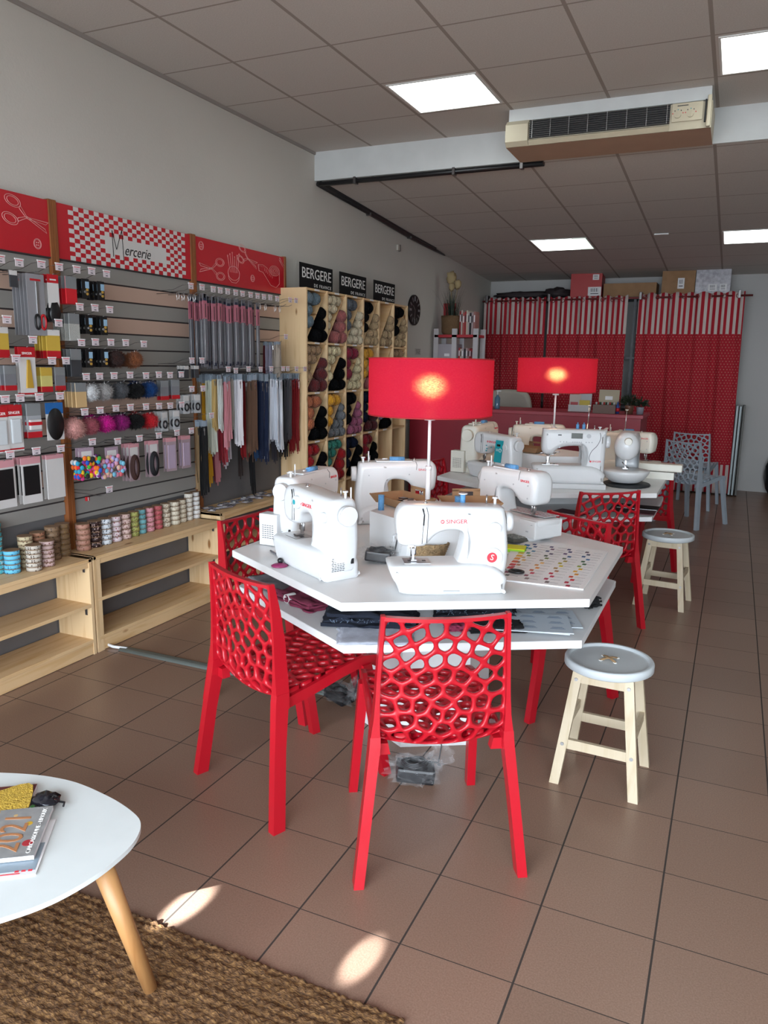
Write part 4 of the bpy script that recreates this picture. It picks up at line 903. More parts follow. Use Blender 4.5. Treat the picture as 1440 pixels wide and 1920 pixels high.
T_['black_loop_packet']=dup(T_['loop_packet']); T_['pink_loop_packet']=pk('flat_ribbon_packet',[('backing_card',.05,.12,0,-.06,C('packet card','#a08a90'),.002,0),('header',.05,.014,0,-.007,pp,.003,0),('flat_roll',.036,.085,.0,-.068,C('pale lilac satin','#a895a8',.3),.005,.002)])
loops(T_['loop_packet'],C('brown cord','#3a1f1a',.7)); loops(T_['black_loop_packet'],C('black cord','#121216',.6))
T_['ring_packet']=pk('ring_packet',[('backing_card',.045,.085,0,-.045,clearp,.002,0),('label',.036,.024,0,-.018,wp,.001,.002)])
bm=BM(); tube(bm,[(.004,.013*math.cos(2*pi*q/18),-.058+.015*math.sin(2*pi*q/18)) for q in range(18)],.004,6,closed=True); obj('ring',bm,C('dark ring','#1a1a1e',.3),T_['ring_packet'])
T_['small_dark_packet']=headpk('small_dark_packet',.04,.07,wp,dg,None,0,.02)
# bead bag: many coloured balls
t=thing('pompom_bag','','packet'); bm=BM(); box(bm,(0,0,-.015),(.003,.05,.03)); obj('header_card',bm,C('packet header','#a08a98'),t)
bm=BM(); box(bm,(.002,0,-.018),(.001,.034,.016)); obj('label',bm,wp,t); T_['pompom_bag']=t; rnd=random.Random(4)
bc=['#c8202a','#e06a20','#d8b020','#3fa030','#2050b0','#c8c8c8','#1a1a1e','#c83a80','#2a90b0','#702a80']
def beadfill(t,cols,n):
    for k in range(n):
        bm=BM(); blob(bm,(rnd.uniform(-.006,.018),rnd.uniform(-.040,.040),-.028-rnd.random()**.9*.058),.0075,8); obj('mini_pompom',bm,C('pompom '+cols[k%len(cols)],cols[k%len(cols)],.9),t)
T_['pastel_pompom_bag']=dup(t); beadfill(t,bc,76); beadfill(T_['pastel_pompom_bag'],['#c890a0','#b08ac0','#70b0c8','#c87a90','#d0a890','#a0a0c8','#c8606a'],66)
# long needle packs and zips
def needlepk():
    t=thing('knitting_needle_packet','','packet'); 
    bm=BM(); box(bm,(0,0,-.218),(.004,.038,.43)); obj('grey_sleeve',bm,C('grey sleeve','#6a6a70',.3),t)
    bm=BM(); box(bm,(0,0,-.095),(.0055,.0385,.105)); obj('pink_band',bm,C('pink band','#b06a78',.4),t); bm=BM(); box(bm,(.003,.003,-.1),(.0008,.006,.08)); obj('band_print',bm,bp_,t)
    bm=BM(); box(bm,(0,0,-.035),(.005,.026,.018)); obj('navy_band',bm,C('navy band','#20283c',.4),t)
    bm=BM(); box(bm,(0,0,-.013),(.004,.018,.028)); obj('hanger_tab',bm,C('clear tab','#9a9590',.25),t)
    bm=BM(); tube(bm,[(.003,-.008,-.15),(.003,-.008,-.41)],.0022,6); obj('needle',bm,C('pale needle','#a8a8aa',.2),t)
    bm=BM(); box(bm,(0,0,-.405),(.0055,.027,.02)); obj('foot_print',bm,C('navy band','#20283c',.4),t); return t
T_['needle']=needlepk()
USED=set()
def put(key,loc,label,group,rz=0,cat=None,scale=None):
    src=T_[key]
    if key not in USED: o=src; USED.add(key); o.location=loc; o.rotation_euler=(0,0,rz)
    else: o=dup(src,loc,rz)
    o['label']=label; o['group']=group
    if cat: o['category']=cat
    if scale: o.scale=scale
    return o
SC=dict(scissor_packet=1.15,small_scissor_packet=1.1,red_packet=1.25,black_button_card=1.05,pearl_packet=1.2,yellow_packet=1.35,yellow_packet2=1.3,grey_packet=1.25,dark_packet=1.3,tape_packet=1.4,bobbin_packet=1.45,elastic_packet=1.4,oval_patch_packet=1.5,bead_packet=1.25,ring_packet=1.3,patch_packet=1.42,white_packet=1.42,loop_packet=1.6,black_loop_packet=1.6,pink_loop_packet=1.6,pompom_bag=1.75,pastel_pompom_bag=1.75)
def hang(y,z,key,n,desc,x1=.205,dx=.024,scale=None,dz=-.03):
    hook(y,z,desc); s_=SC.get(key,1); scale=(1,s_,s_)
    for k in range(n): put(key,(SX+x1-k*dx,y+random.uniform(-.002,.002),z+dz-.004*0),f'{desc}, on its peg hook',f'{desc}s',random.uniform(-.12,.06),scale=scale)
S_=lambda *a:a
rows=[(2.388,1.907,'small_dark_packet',2,'small grey packet at the photo left edge under the first sign'),
(2.482,1.903,'small_dark_packet',1,'tiny grey packet left of the big scissors packets'),
(2.60,1.91,'scissor_packet',5,'long grey scissors packet with red-handled scissors'),
(2.70,1.91,'small_scissor_packet',3,'white and red card of black-handled scissors'),
(2.804,1.91,'red_packet',4,'bright red filled packet below the post'),
(2.897,1.913,'black_button_card',4,'black button card, top row left'),
(2.994,1.91,'black_button_card',4,'black button card, top row right'),
(2.397,1.659,'yellow_packet',3,'yellow and red packet at the photo left edge'),
(2.676,1.659,'yellow_packet',4,'yellow and red packet under the white scissors cards'),
(2.81,1.74,'pearl_packet',5,'packet of white pearls below the red packets'),
(2.905,1.742,'black_button_card',4,'black button card, second row left'),
(3.003,1.74,'black_button_card',4,'black button card, second row right'),
(2.525,1.578,'tape_packet',2,'red headed card with amber tube'),
(2.428,1.495,'grey_packet',3,'grey and red packet left of the amber tube card'),
(2.624,1.487,'yellow_packet2',2,'pale yellow and red packet right of amber tube card'),
(2.705,1.488,'grey_packet',1,'grey and red packet right of the pale yellow packet'),
(2.807,1.574,'dark_packet',3,'dark grey packet with red print by the post'),
(2.896,1.579,'black_button_card',4,'black button card, third row left'),
(2.999,1.581,'black_button_card',4,'black button card, third row right, beside brown pompoms'),
(2.824,1.413,'bead_packet',4,'packet of golden beads left of white pompoms'),
(3.436,1.415,'grey_packet',2,'grey and red packet right of the blue pompom'),
(3.532,1.418,'grey_packet',2,'grey and red packet, second to the right of the blue pompom'),
(3.622,1.334,'ring_packet',3,'clear ring packet left, near the zips'),
(3.726,1.334,'ring_packet',3,'clear ring packet right, near the zips'),
(3.631,1.496,'small_dark_packet',3,'dark small packet left, under the middle post'),
(3.724,1.497,'small_dark_packet',2,'dark small packet right, under the middle post'),
(2.357,1.322,'bobbin_packet',2,'red headed white packet at the photo left edge'),
(2.434,1.324,'bobbin_packet',3,'red headed white packet below the grey packets'),
(2.538,1.325,'elastic_packet',4,'grey packet of white elastic rolls'),
(2.656,1.326,'oval_patch_packet',1,'blue headed card with black oval patch'),
(3.428,1.246,'ring_packet',3,'small pinkish packet right of the red pompom'),
(3.527,1.249,'ring_packet',2,'small clear packet, second right of the red pompom'),
(2.36,1.082,'patch_packet',2,'black patch packet at the photo left edge'),
(2.50,1.083,'patch_packet',3,'pink headed packet with black patch'),
(2.64,1.081,'white_packet',2,'plain white packet with pink top'),
(2.839,1.095,'pompom_bag',2,'bag of bright mini pompoms'),
(3.011,1.083,'pastel_pompom_bag',1,'bag of pastel mini pompoms'),
(3.172,1.085,'loop_packet',3,'packet of brown coiled cord'),
(3.324,1.088,'black_loop_packet',2,'packet of black coiled cord'),
(3.476,1.092,'pink_loop_packet',2,'packet of pale lilac ribbon, left one'),
(3.605,1.094,'pink_loop_packet',2,'packet of pale lilac ribbon, right one')]
for y,z,k,n,d in rows: hang(y,z,k,n,d)
for i,(y,z) in enumerate(((3.643,1.912),(3.745,1.915),(4.469,1.914),(4.555,1.912),(4.72,1.917),(4.799,1.92))): hook(y,z,f'{ORD[i]} of the six metal clip pegs in top row')
# metal clips
cl=thing('metal_clip','','clip'); 
for s in (-1,1):
    bm=BM(); tube(bm,[(0,s*.004,0),(0,s*.012,-.02),(0,s*.006,-.035),(0,s*.011,-.045)],.002,6); obj('jaw',bm,steel,cl)
T_['clip']=cl
for y in (3.60,3.645,3.70,3.745,4.43,4.50,4.62,4.68): put('clip',(SX+.19,y,1.878),'small silver curtain clip hanging under the red sign boards','curtain clips under the sign boards')
# tiny red item
hook(2.934,.843,'single tiny red charm'); bm=BM(); box(bm,(0,0,-.02),(.012,.022,.022),bev=.003); box(bm,(.007,0,-.02),(.002,.004,.018),mi=1); o=obj('red_charm',bm,[rp,wp]); o.location=(SX+.13,2.9,.81); tag(o,'tiny red charm hanging alone under the mini pompom bags','charm')
# fur pompoms
def furmat(c): 
    m=mat('fur '+c,c,1,spec=.1,sheen=.08,noise_=(60,.25),bump=(220,1)); return m
def pom(y,z,c,desc,n=3,rr=.037):
    hook(y,z,desc); m=furmat(c)
    t=None
    for k in range(n):
        if t is None:
            t=thing('fur_pompom','','pompom'); rn=random.Random(int(y*1000)); bm=BM(); blob(bm,(0,0,-.045),rr*.86,16,.08,6,seed=y)
            for q in range(900):
                d=Vector((rn.gauss(0,1),rn.gauss(0,1),rn.gauss(0,1))).normalized(); e=d.cross(Vector((rn.gauss(0,1),rn.gauss(0,1),rn.gauss(0,1)))).normalized()*.0011; p=Vector((0,0,-.045)); L=rr*rn.uniform(.98,1.22)
                dr=Vector((rn.uniform(-.006,.006),rn.uniform(-.006,.006),rn.uniform(-.008,.002)))
                addv(bm,[p+d*rr*.8-e,p+d*rr*.8+e,p+d*L+dr],[(0,1,2)])
            obj('fur',bm,m,t); bm=BM(); tube(bm,[(0,0,0),(0,.001,-.02)],.0012,5); obj('loop',bm,ink_white,t); o=t
        else: o=dup(t)
        o.location=(SX+.19-k*.055,y+(.022 if k%2 else -.008),z-.033-.006*(k%2)); o.rotation_euler=(0,0,k*1.3); o['label']=f'{desc}, on its peg hook'; o['group']=f'{desc}s'
for a in ((2.911,1.414,'#d5d5d6','white fur pompom'),(3.009,1.416,'#a8a4a2','light grey fur pompom'),(3.123,1.418,'#55565a','mid grey fur pompom'),(3.243,1.414,'#08080a','black fur pompom left of the blue one'),(3.344,1.418,'#123f78','deep blue fur pompom'),(3.103,1.582,'#3a2420','dark brown fur pompom'),(3.237,1.579,'#8a5233','tan brown fur pompom'),
(2.801,1.244,'#c98f88','pale pink large fur pompom'),(2.902,1.247,'#a85560','dusty rose fur pompom'),(3.01,1.252,'#c81488','hot magenta fur pompom'),(3.115,1.252,'#8a1468','purple magenta fur pompom'),(3.232,1.25,'#0a0808','black fur pompom left of the red one'),(3.336,1.248,'#c8202a','red fur pompom')):
    pom(a[0],a[1],a[2],a[3],3,.052 if 'large' in a[3] else .043)
# bead chunks done; long packets and zips
ys=[3.85,3.918,3.993,4.076,4.15,4.239,4.317,4.392]
for i,y in enumerate(ys):
    hook(y,1.912,f'{ORD[i]} bundle of long needle packets from the left')
    for k in range(4): put('needle',(SX+.19-k*.034,y+random.uniform(-.014,.014),1.885+random.uniform(-.008,.008)),f'long grey knitting needle packet with pink band, {ORD[i]} bundle from the left','long knitting needle packets',random.uniform(-.15,.15),cat='packet')
t=thing('size_chart','white printed size chart sheet right of the long grey packets','chart',(SX+.012,4.44,1.46)); bm=BM(); box(bm,(0,.045,.11),(.002,.12,.25)); obj('sheet',bm,paper,t)
bm=BM()
for k in range(9): box(bm,(.0015,.01+.025*(k%2),.21-.022*k),(.0005,.03,.002)); box(bm,(.0015,.085,.21-.022*k),(.0005,.014,.003))
obj('print',bm,ink_dark,t)
hd=C('zip header','#8a96a2',.3)
def zipper(c):
    t=thing('zip','','zip'); m=C('zip tape '+c,c,.8); bm=BM(); seg=7; rn=random.Random(hash(c)%999)
    for s in (-1,1):
        xs=[(0,0,-.022),(.001,s*.002,-.08),(.003*s,0,-.16),(-.002,s*.003,-.24),(.002,s*.004,-.30)]
        vs=[]
        for (a,b_,z) in xs: vs+=[(a,b_+s*.001,z),(a,b_+s*.0125,z)]
        addv(bm,vs,[(2*i,2*i+1,2*i+3,2*i+2) for i in range(4)]); 
    o=obj('tape',bm,m,t); mo=o.modifiers.new('s','SOLIDIFY'); mo.thickness=.0016
    bm=BM(); box(bm,(0,0,-.17),(.003,.005,.28)); obj('teeth',bm,m,t)
    bm=BM(); box(bm,(.002,0,-.035),(.004,.007,.012)); box(bm,(.004,0,-.05),(.0015,.004,.018)); obj('slider',bm,steel,t)
    bm=BM(); box(bm,(0,0,-.012),(.002,.026,.028)); obj('header',bm,hd,t); return t
ZP={}
def zips(y,z,cols,desc,spread=.03):
    hook(y,z,desc)
    n=len(cols)
    for k,(c,L,cn) in enumerate(cols):
        if c not in ZP: ZP[c]=zipper(c); o=ZP[c]
        else: o=dup(ZP[c])
        o.location=(SX+.195-k*.0095,y+random.uniform(-.022,.022),z-.036+random.uniform(-.004,.004)); o.rotation_euler=(0,random.uniform(-.02,.02),random.uniform(-.5,.5)); o.scale=(1,1.35,L*1.32/.30)
        o['label']=f'{cn} zip hanging in the {desc}'; o['group']=f'{cn} zips of the {desc}'
def mix(*a):
    o=[]
    for c,n,L,cn in a: o+=[(c,L*random.uniform(.88,1.04),cn) for _ in range(n+1)]
    return o
zips(3.98,1.446,mix(('#d4d6d2',3,.26,'pale grey'),('#d8b878',3,.26,'cream yellow'),('#ccd0c0',3,.38,'pale mint'),('#d09a1c',2,.52,'yellow'),('#8a7660',4,.42,'beige brown')),'first zip bundle from the left')
zips(4.06,1.437,mix(('#cc8890',4,.34,'salmon pink'),('#8a1c28',3,.42,'dark red'),('#b8747c',2,.50,'long salmon pink'),('#7a2a3a',2,.50,'plum')),'second zip bundle from the left')
zips(4.20,1.447,mix(('#dcd8dc',6,.34,'white'),('#d2c8bc',4,.28,'cream white'),('#ccc6ce',4,.46,'long off-white')),'third zip bundle from the left')
zips(4.34,1.445,mix(('#5f4434',6,.42,'brown'),('#8a1218',3,.42,'red'),('#2c2220',2,.5,'dark brown')),'fourth zip bundle from the left')
zips(4.47,1.448,mix(('#10203f',5,.46,'navy'),('#2f4f78',4,.42,'denim blue'),('#0c0c10',4,.62,'black')),'fifth zip bundle from the left')
zips(4.62,1.448,mix(('#dfe2ea',7,.36,'bright white'),('#d6d8e2',6,.45,'long bright white'),('#c4bcb2',3,.32,'stone white')),'sixth zip bundle from the left')
zips(4.68,1.448,mix(('#dfe2ea',4,.42,'pure white'),('#34323a',3,.5,'charcoal')),'seventh zip bundle from the left')
zips(4.80,1.446,mix(('#4a474b',4,.36,'grey'),('#0e0e12',4,.46,'black')),'eighth zip bundle from the left')
zips(4.92,1.445,mix(('#8a0f18',7,.42,'crimson'),('#5c0c12',3,.44,'deep crimson')),'ninth zip bundle, beside the yarn shelf')
zips(3.80,1.171,mix(('#0a0a0c',3,.34,'black lace'),('#8a7050',3,.32,'beige lace')),'small lace bundle left of the zips')
zips(4.66,1.666,mix(('#a89c90',5,.20,'cream short'),('#9a94a4',4,.20,'pale short'),('#5c1018',3,.22,'dark red short')),'short zip fan above the white zips')
# hardware packets on the right low shelf
rn=random.Random(9)
o0=None
for k in range(26):
    if o0 is None:
        t=thing('hardware_packet','','packet'); bm=BM(); box(bm,(0,0,.002),(.05,.075,.003)); obj('card',bm,C('silvery film','#8a8690',.25),t); bm=BM(); box(bm,(0,-.015,.0045),(.02,.03,.002)); obj('label',bm,wp,t); bm=BM(); tube(bm,[(.01,.01,.005),(-.01,.02,.006),(.0,.03,.005)],.002,5); obj('wire',bm,dark_steel,t); o0=t; o=t
    else: o=dup(o0)
    o.location=(rn.uniform(-3.06,-2.925),3.95+.9*k/26,.552+.002*(k%5)); o.rotation_euler=(rn.uniform(-.0,.05),rn.uniform(-.0,.06),rn.uniform(-.6,.6)); o['label']='small clear packet of metal hardware scattered on the right low pine shelf'; o['group']='hardware packets on the right low shelf'
# floor cover strip with white conduit
t=thing('floor_cable_cover','grey-green floor cable cover strip running from the pine shelf under the chair','cable cover',(-2.84,2.905,0)); bm=BM(); slab(bm,[(-.03,0),(.03,0),(.018,.012),(-.018,.012)],1.35,.001,M=Matrix.Translation((.70,0,0))@Matrix.Rotation(R(90),4,'Z')); obj('cover',bm,mat('grey green strip',(.13,.15,.14),.5),t)
bm=BM(); tube(bm,[(-.06,-.02,.02),(-.02,-.015,.01),(.06,.0,.008)],.008,8); obj('white_conduit',bm,white_plastic,t)
# ------------------------------------------------------------------ rear: curtains, boxes, counter, books
def curtain_mat():
    m=mat('striped and dotted curtain','#8a0f1c',.85); N,Lk,b=nodes(m); uv=N.new('ShaderNodeUVMap'); sp=N.new('ShaderNodeSeparateXYZ'); Lk.new(uv.outputs[0],sp.inputs[0])
    def M_(op,a,b_=None,c=None):
        n=N.new('ShaderNodeMath'); n.operation=op
        for i,v in enumerate((a,b_,c)):
            if v is None: continue
            if isinstance(v,(int,float)): n.inputs[i].default_value=v
            else: Lk.new(v,n.inputs[i])
        return n.outputs[0]
    u,v=sp.outputs[0],sp.outputs[1]
    st=M_('LESS_THAN',M_('FRACT',M_('DIVIDE',u,.071)),.5)
    top=M_('GREATER_THAN',v,1.885); bot=M_('LESS_THAN',v,.365); band=M_('MAXIMUM',top,bot)
    # dots on a staggered lattice
    p=.036; row=M_('FLOOR',M_('DIVIDE',v,p*.866)); sh=M_('MULTIPLY',M_('MODULO',row,2),.5)
    du=M_('SUBTRACT',M_('FRACT',M_('ADD',M_('DIVIDE',u,p),sh)),.5); dv=M_('SUBTRACT',M_('FRACT',M_('DIVIDE',v,p*.866)),.5)
    dd=M_('SQRT',M_('ADD',M_('MULTIPLY',du,du),M_('MULTIPLY',dv,dv))); dot=M_('LESS_THAN',dd,.15)
    def mixc(f,a,b_):
        n=N.new('ShaderNodeMix'); n.data_type='RGBA'; Lk.new(f,n.inputs[0])
        for i,c in ((6,a),(7,b_)):
            if isinstance(c,tuple): n.inputs[i].default_value=(*c,1)
            else: Lk.new(c,n.inputs[i])
        return n.outputs[2]
    rd=(.36,.006,.018); body=mixc(dot,rd,(.50,.26,.20)); strp=mixc(st,rd,(.55,.47,.44)); Lk.new(mixc(band,body,strp),b.inputs['Base Color']); return m
cm=curtain_mat(); rodm=mat('dark red metal rod',(.18,.03,.03),.4,.5)
def curtain(label,x0,x1,y,ztop,zbot,seed,dxb=0,waves=5):
    t=thing('striped_curtain',label,'curtain',(x0,y,zbot),0,'red dotted curtains with striped bands'); bm=BM(); nx=150; nz=26; rn=random.Random(seed); L=x1-x0
    uvl=bm.loops.layers.uv.new('uv'); ph=[rn.uniform(0,6) for _ in range(3)]; G=[]
    for j in range(nz+1):
        fz=j/nz; z=zbot+(ztop-zbot)*fz; row=[]; 
        for i in range(nx+1):
            f=i/nx; am=.019*(.55+.45*fz); y_=am*math.sin(f*waves*2*pi+ph[0])+.012*math.sin(f*waves*4.3*pi+ph[1]+fz*1.5)+.006*math.sin(f*40+fz*5)
            x_=f*L+dxb*(1-fz)*f+.004*math.sin(f*waves*4*pi)
            zz=z-zbot+(.012*math.cos(f*waves*4*pi) if j==nz else 0); row.append((bm.verts.new((x_,y_,zz)),(f*L*1.12+seed*.01,z)))
        G.append(row)
    for j in range(nz):
        for i in range(nx):
            q=[G[j][i],G[j][i+1],G[j+1][i+1],G[j+1][i]]; f=bm.faces.new([a[0] for a in q]); f.smooth=True
            for lp,a in zip(f.loops,q): lp[uvl].uv=a[1]
    o=obj('fabric',bm,cm,t); mo=o.modifiers.new('s','SOLIDIFY'); mo.thickness=.003
    for k in range(waves*2):
        f=(k+.5)/(waves*2); bm=BM(); c=Vector((f*L,.0,ztop-zbot-.045)); tube(bm,[(c.x+.004*math.cos(q*pi/6),c.y+.024*math.cos(q*pi/6)*0+(.034),c.z+.022*math.sin(q*pi/6)) if 0 else (c.x+.022*math.cos(q*pi/6),-.036,c.z+.022*math.sin(q*pi/6)) for q in range(12)],.004,5,closed=True); obj('eyelet',bm,rodm,t)
    return t
curtain('leftmost red dotted curtain with striped top, behind the book shelf',-3.08,-2.27,9.9,2.335,.02,1,waves=4)
curtain('middle red dotted curtain with striped top, behind the far lamp',-2.235,-1.27,9.9,2.335,.02,2,waves=4)
curtain('right red dotted curtain with striped top and hem, beside the grey chairs',-1.15,.01,9.9,2.355,.02,3,dxb=.03,waves=4)
t=thing('curtain_rod','dark red curtain rod ending right of the right curtain','curtain rod',(-3.1,9.9,2.30)); bm=BM(); cyl(bm,(0,0,0),(3.19,0,.015),.012,.012,10); obj('rod',bm,rodm,t)
for x in (.06,1.0-.13,1.97,3.05):
    bm=BM(); box(bm,(x,.02,.03),(.03,.12,.09),bev=.004); obj('bracket',bm,dark_steel,t)
# storage shelving behind the curtains
t=thing('storage_rack','dark metal storage rack behind the red curtains carrying boxes','rack',(-3.1,9.98,0)); dm=mat('dark rack metal',(.06,.06,.065),.5,.4)
for x in (.03,1.9,1.985,3.05):
    for y in (.02,.36):
        bm=BM(); box(bm,(x,y,1.15),(.03,.03,2.3)); obj('upright',bm,dm if x!=1.985 else steel,t)
for z in (.4,1.0,1.6,2.315):
    bm=BM(); box(bm,(1.54,.19,z),(3.06,.38,.03)); obj('deck',bm,dm,t)
def carton(label,x,y,z,sx,sy,sz,m,rz=0,lab=None,name='carton_box',cat='box'):
    t=thing(name,label,cat,(x,y,z),R(rz)); bm=BM(); box(bm,(0,0,sz/2),(sx,sy,sz),bev=.004); obj('box_body',bm,m,t)
    bm=BM(); box(bm,(0,0,sz+.0006),(sx*.98,.05,.0012)); obj('tape_strip',bm,mat('packing tape',(.4,.3,.18),.3),t)
    if lab:
        for (lx,lz,lw,lh) in lab:
            bm=BM(); box(bm,(lx*sx,-sy/2-.001,lz*sz),(lw*sx,.002,lh*sz)); obj('label',bm,paper,t)
            bm=BM()
            for k in range(7): box(bm,(lx*sx-lw*sx*.3+k*lw*sx*.09,-sy/2-.0025,lz*sz+lh*sz*.15),(lw*sx*(.02+.03*(k%2)),.001,lh*sz*.4))
            box(bm,(lx*sx,-sy/2-.0025,lz*sz-lh*sz*.25),(lw*sx*.6,.001,lh*sz*.08)); obj('label_print',bm,ink_dark,t)
    return t
zt=2.331
carton('red cardboard box with white labels on top of the rack',-1.81,10.16,zt,.38,.3,.30,mat('red box card',(.42,.02,.02),.5),2,[(.28,.25,.42,.36),(.3,.82,.2,.22)])
carton('low flat brown carton between the red and tall brown boxes',-1.28,10.16,zt,.62,.3,.165,card,0)
carton('tall brown carton with a white label near the ceiling, right part',-.735,10.16,zt,.37,.3,.29,card,3,[(.08,.5,.2,.42)])
carton('white printed box wrapped in shiny film, rightmost on the rack',-.345,10.16,zt,.38,.3,.30,mat('white glossy box',(.48,.47,.52),.2,coat=.6,noise_=(30,.35)),-1,[(.0,.3,.25,.25),(.3,.3,.2,.25)])
t=thing('dark_bag','crumpled dark bags lying on the rack left of the red box','bag',(-2.6,10.15,2.385)); bm=BM(); blob(bm,(0,0,.0),(.40,.14,.05),24,.25,10,seed=2); blob(bm,(.42,-.02,.015),(.16,.14,.07),16,.3,9,seed=3); obj('bag_body',bm,mat('dark bag fabric',(.03,.02,.022),.7),t)
# leaning panels and black bag
lp=mat('pale grey leaning board',(.33,.40,.42),.4)
for k,(x,h) in enumerate(((-.01+.02,1.05),(.045,1.045),(.085,1.06))):
    bm=BM(); M=Matrix.Rotation(R(-2),4,'X'); box(bm,(0,0,h/2),(.022,.5,h),M,bev=.002); o=obj('leaning_board',bm,lp if k<2 else mat('grey edge board',(.12,.12,.11),.6)); o.location=(x+.04,10.1,.009); tag(o,['left pale board leaning behind the right curtain hem','middle pale board leaning behind the right curtain hem','right thin dark-edged board leaning behind the right curtain hem'][k],'board','boards leaning beside the right curtain')
t=thing('black_bag','black bag on the floor at the right edge of the photo','bag',(.56,10.22,0)); bm=BM(); blob(bm,(0,0,.24),(.14,.12,.235),20,.12,6,seed=8); obj('bag_body',bm,black_plastic,t); bm=BM(); tube(bm,[(-.05,0,.44),(-.04,0,.52),(.04,0,.52),(.05,0,.44)],.008,6); obj('handle',bm,black_plastic,t)
# counter
cr=mat('deep red counter board',(.30,.012,.028),.45,noise_=(2,.05)); crt=mat('red counter top',(.36,.03,.05),.4)
t=thing('shop_counter','long deep red shop counter in front of the curtains','counter',(-3.1,7.5,0)); bm=BM(); box(bm,(1.165,.012,.51),(2.33,.024,1.02)); obj('front_panel',bm,cr,t); bm=BM(); box(bm,(2.318,.30,.51),(.024,.55,1.02)); obj('end_panel',bm,cr,t)
bm=BM(); box(bm,(1.17,.28,1.038),(2.36,.6,.034),bev=.004); obj('counter_top',bm,crt,t); bm=BM(); box(bm,(1.16,.35,.62),(2.28,.4,.02)); obj('inner_shelf',bm,cr,t)
CT=1.056
# office chair
t=thing('office_chair','cream padded office chair behind the red counter','chair',(-2.33,8.55,0)); fa=mat('cream leatherette',(.36,.32,.27),.6,bump=(30,.2))
bm=BM(); slab(bm,[(v.x,v.y) for v in spline([(-.24,.62,0),(.24,.62,0),(.28,.9,0),(.25,1.14,0),(.14,1.215,0),(-.14,1.215,0),(-.25,1.14,0),(-.28,.9,0)],4)],.1,.04); obj('backrest',bm,fa,t)
bm=BM(); box(bm,(0,.28,.5),(.52,.5,.12),bev=.04); obj('seat',bm,fa,t); bm=BM(); cyl(bm,(0,.28,.1),(0,.28,.45),.03); obj('column',bm,dark_steel,t)
for k in range(5):
    a=R(72*k+20); bm=BM(); tube(bm,[(0,.28,.11),(.3*math.cos(a),.28+.3*math.sin(a),.06)],[.025,.015],8); cyl(bm,(.3*math.cos(a),.265+.3*math.sin(a),.03),(.3*math.cos(a),.295+.3*math.sin(a),.03),.03,seg=14); obj('leg',bm,black_plastic,t)
for s in (-1,1):
    bm=BM(); tube(bm,[(s*.26,.05,.72),(s*.31,.15,.72),(s*.31,.35,.7),(s*.27,.4,.5)],.018,8); obj('armrest',bm,black_plastic,t)
# counter items
t=thing('sanitizer_bottle','clear blue pump bottle standing on the counter before the office chair','bottle',(-2.19,7.62,CT)); bm=BM(); lathe(bm,[(.026,0),(.028,.01),(.028,.11),(.012,.13),(.012,.14)],seg=16); obj('bottle_body',bm,mat('blue gel bottle',(.10,.2,.3),.15,alpha=.8),t); bm=BM(); cyl(bm,(0,0,.14),(0,0,.175),.005,seg=8); box(bm,(.012,0,.18),(.045,.012,.01)); obj('pump',bm,white_plastic,t)
t=thing('leaflet_holder','clear holder of knitting leaflets under the far red lampshade, on the counter','holder',(-1.36,7.62,CT)); bm=BM(); box(bm,(0,0,.012),(.21,.08,.012)); box(bm,(0,-.03,.04),(.21,.004,.06)); obj('holder_tray',bm,clearp,t)
for x,y,z,w_,h,c,nm in ((-.05,.0,.09,.11,.16,'#b8a8a0','small leaflet'),(.045,.012,.105,.12,.19,'#a8a8ac','tall leaflet'),(-.03,.02,.15,.09,.14,'#b8542a','orange leaflet'),(.045,-.012,.065,.1,.1,'#b8a030','yellow leaflet'),(-.055,-.012,.06,.07,.07,'#a03038','red leaflet')):
    bm=BM(); box(bm,(x,y,z),(w_,.004,h),Matrix.Rotation(R(-6),4,'X')); obj('leaflet',bm,C(nm,c,.5),t)
t=thing('display_case','small open wooden display case of tiny bottles on the counter','case',(-1.12,7.62,CT)); bm=BM(); box(bm,(0,0,.04),(.21,.14,.08)); obj('case_body',bm,mat('greyed case wood',(.16,.10,.08),.6),t); bm=BM(); box(bm,(.02,.06,.16),(.19,.01,.14),Matrix.Rotation(R(-8),4,'X')); obj('case_lid',bm,mat('pale lid',(.4,.34,.24),.6),t); bm=BM(); box(bm,(.02,.05,.15),(.07,.003,.035),Matrix.Rotation(R(-8),4,'X')); obj('lid_label',bm,paper,t)
for k in range(10):
    bm=BM(); cyl(bm,(-.08+.018*k,-.02+.02*(k%2),.08),(-.08+.018*k,-.02+.02*(k%2),.105),.008,seg=10); obj('tiny_bottle',bm,[C('tb1','#b8b8b8'),C('tb2','#a02020'),C('tb3','#20402a')][k%3],t)
t=thing('glue_bottle','small blue and red bottle beside the display case','bottle',(-1.0,7.6,CT)); bm=BM(); lathe(bm,[(.017,0),(.018,.07),(.008,.09),(.004,.115)],seg=12); obj('bottle_body',bm,C('blue bottle','#2a4a8a'),t); bm=BM(); cyl(bm,(0,0,.02),(0,0,.055),.0186,seg=12); obj('red_label',bm,rp,t)
